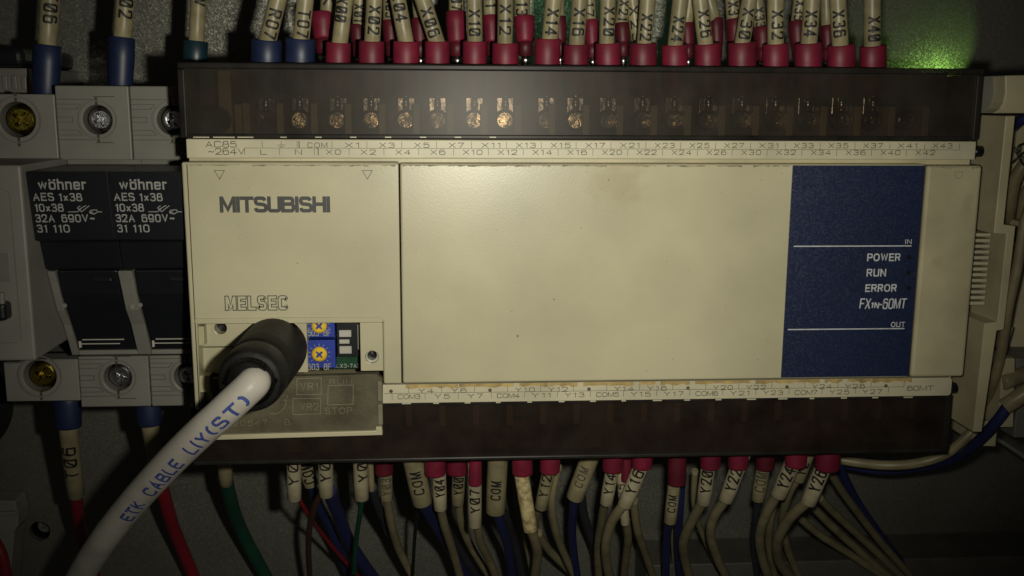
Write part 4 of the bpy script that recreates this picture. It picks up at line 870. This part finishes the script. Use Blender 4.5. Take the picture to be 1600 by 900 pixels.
wire('red wire at the bottom left corner', gF, [(-20, 830, 46), (2, 868, 46), (14, 925, 46)], 18, 'red_wire')
wire('thick black wire left of the breaker', gF, [(-40, 560, 52), (-8, 610, 54), (-4, 660, 58), (-60, 730, 66)], 38, 'black_wire')  # black tube added to stand for shadow at the left edge

# ================================================================== RIGHT-HAND WIRES
gR = 'wires around the relay housing'
wire('thick cream wire looping inside the top of the relay housing', gR, [(1640, 226, 10), (1605, 252, 11), (1585, 290, 13), (1577, 330, 16), (1574, 372, 24)], 19, 'cream')
wire('second thick cream wire inside the relay housing', gR, [(1640, 270, 16), (1612, 292, 17), (1598, 325, 19), (1594, 372, 25)], 19, 'cream')
wire('long cream wire running down the relay housing', gR, [(1640, 250, 6), (1608, 330, 5), (1593, 395, 6), (1581, 460, 7), (1569, 530, 9), (1554, 590, 12), (1538, 650, 22)], 15.5, 'cream')
wire('thin cream wire beside the long one', gR, [(1580, 510, 14), (1566, 560, 15), (1550, 610, 18), (1536, 655, 24)], 7, 'cream')
wire('blue wire in a grey tube curving under the controller', gR, [(1576, 632, 10), (1556, 660, 12), (1528, 692, 18), (1490, 716, 28), (1440, 729, 38), (1380, 734, 44), (1320, 726, 48)], 17, 'blue_wire', dict(a=(1680, 562, 6), b=(1569, 636, 10), w=25, m='marker'))
wire('cream wire looping below the lower cover at the right', gR, [(1545, 650, 24), (1515, 676, 24), (1480, 708, 26), (1440, 722, 28), (1390, 727, 30), (1340, 723, 34), (1290, 714, 38)], 15, 'cream')
wire('short pale tube below the long cream wire', gR, [], 10, 'cream', dict(a=(1612, 580, 14), b=(1566, 598, 12), w=24, m='marker'))
wire('bit of blue wire at the top of the relay housing', gR, [(1640, 176, 12), (1600, 186, 14), (1584, 200, 20)], 16, 'blue_wire')
tie = thing('lacing_thread', at(1592, 245, 6), 'black lacing thread knotted round the cream wires at the right', 'thread')
MB().tube(spline([at(*p) for p in ((1582, 232, 8), (1590, 242, 7.5), (1598, 256, 7.5), (1610, 268, 8))], 5), .22, 8).build('strand', 'black_wire', tie)
MB().tube(spline([at(*p) for p in ((1580, 256, 8), (1590, 246, 7), (1600, 238, 7.5), (1612, 232, 8))], 5), .22, 8).build('strand', 'black_wire', tie)
MB().tube(spline([at(*p) for p in ((1590, 240, 7), (1592, 228, 7), (1602, 224, 8), (1612, 216, 8))], 5), .25, 8).build('strand', 'black_wire', tie)

# ================================================================== PROGRAMMING CABLE
plug = thing('programming_cable', at(436, 538, 5), 'thick grey cable with blue print and a black plug in the open port', 'cable')
o = at(428, 546, 0); cx, cz = o.x, o.z
pr = [(12, 4.4), (2.5, 4.4), (2.4, 6.4), (1.5, 7.0), (-1, 7.05), (-6, 6.95), (-12, 6.8), (-17, 6.7), (-17.6, 6.35), (-18.0, 6.05), (-18.6, 6.05), (-19, 6.4), (-19.5, 6.6), (-23.5, 6.5), (-25.2, 6.2), (-25.9, 5.6), (-25.9, 4.9), (-25.0, 4.5), (-25.2, 4.2), (-27.5, 4.05), (-27.8, 3.7), (-26, 3.6)]
dr = lambda y: (max(0, -y)*.0, 0)
MB().tube([(cx-.02*max(0, -y), y, cz) for y, r in pr], [r for y, r in pr], 40).build('plug_boot', 'rubber', plug)
cp = spline([(cx+.6, -17, cz+.6), (cx+.2, -23.5, cz), at(395, 600, -27.8), at(372, 622, -28.7), at(343, 649, -27.8), at(314, 675, -25.4), at(266, 722, -19), at(210, 783, -9), at(160, 846, 1), at(118, 915, 11), at(60, 1030, 28), at(20, 1160, 48)], 12)
# drop the doubled-back spline points inside the boot
CR = 3.12
jk = MB().tube(cp, CR, 32).build('jacket', 'cable', plug)
# print along the jacket
pts = cp; acc = [0.0]
for a, b in zip(pts, pts[1:]): acc.append(acc[-1]+(b-a).length)
def along(s):
    s = max(0, min(acc[-1]-1e-6, s))
    for i in range(len(pts)-1):
        if acc[i+1] > s:
            t = (s-acc[i])/(acc[i+1]-acc[i]); return pts[i].lerp(pts[i+1], t), (pts[min(i+2, len(pts)-1)]-pts[max(i-1, 0)]).normalized()
def nearest_s(px, py):
    best = None
    for i, p in enumerate(pts):
        d = (p-CAM); e = ROT.transposed() @ d; q = (800+F*e.x/e.y, 450-F*e.z/e.y); dd = (q[0]-px)**2+(q[1]-py)**2
        if best is None or dd < best[0]: best = (dd, acc[i])
    return best[1]
sA, sB = nearest_s(199, 793), nearest_s(384, 611)
def cable_text(text, s0, s1, cap, roll):
    st, wd = layout(text, cap, .9, .2, .19); k = (s0-s1)/wd
    def fn(s, t, h):
        c, ax = along(s0-s*k); ax = -ax
        n = (CAM-c); n = (n-ax*n.dot(ax)).normalized(); u = n.cross(ax); th = (t-cap/2)/CR+roll; rr = CR+h
        return c+n*(rr*math.cos(th))+u*(rr*math.sin(th))
    mb = MB(); ribbons(mb, st, .19*cap, fn, 0, .3); mb.sm = [True]*len(mb.sm); mb.build('lettering', 'blue_ink', jk)
cable_text('ETK CABLE LIY(ST)', sA, sB, 2.9, -.40)
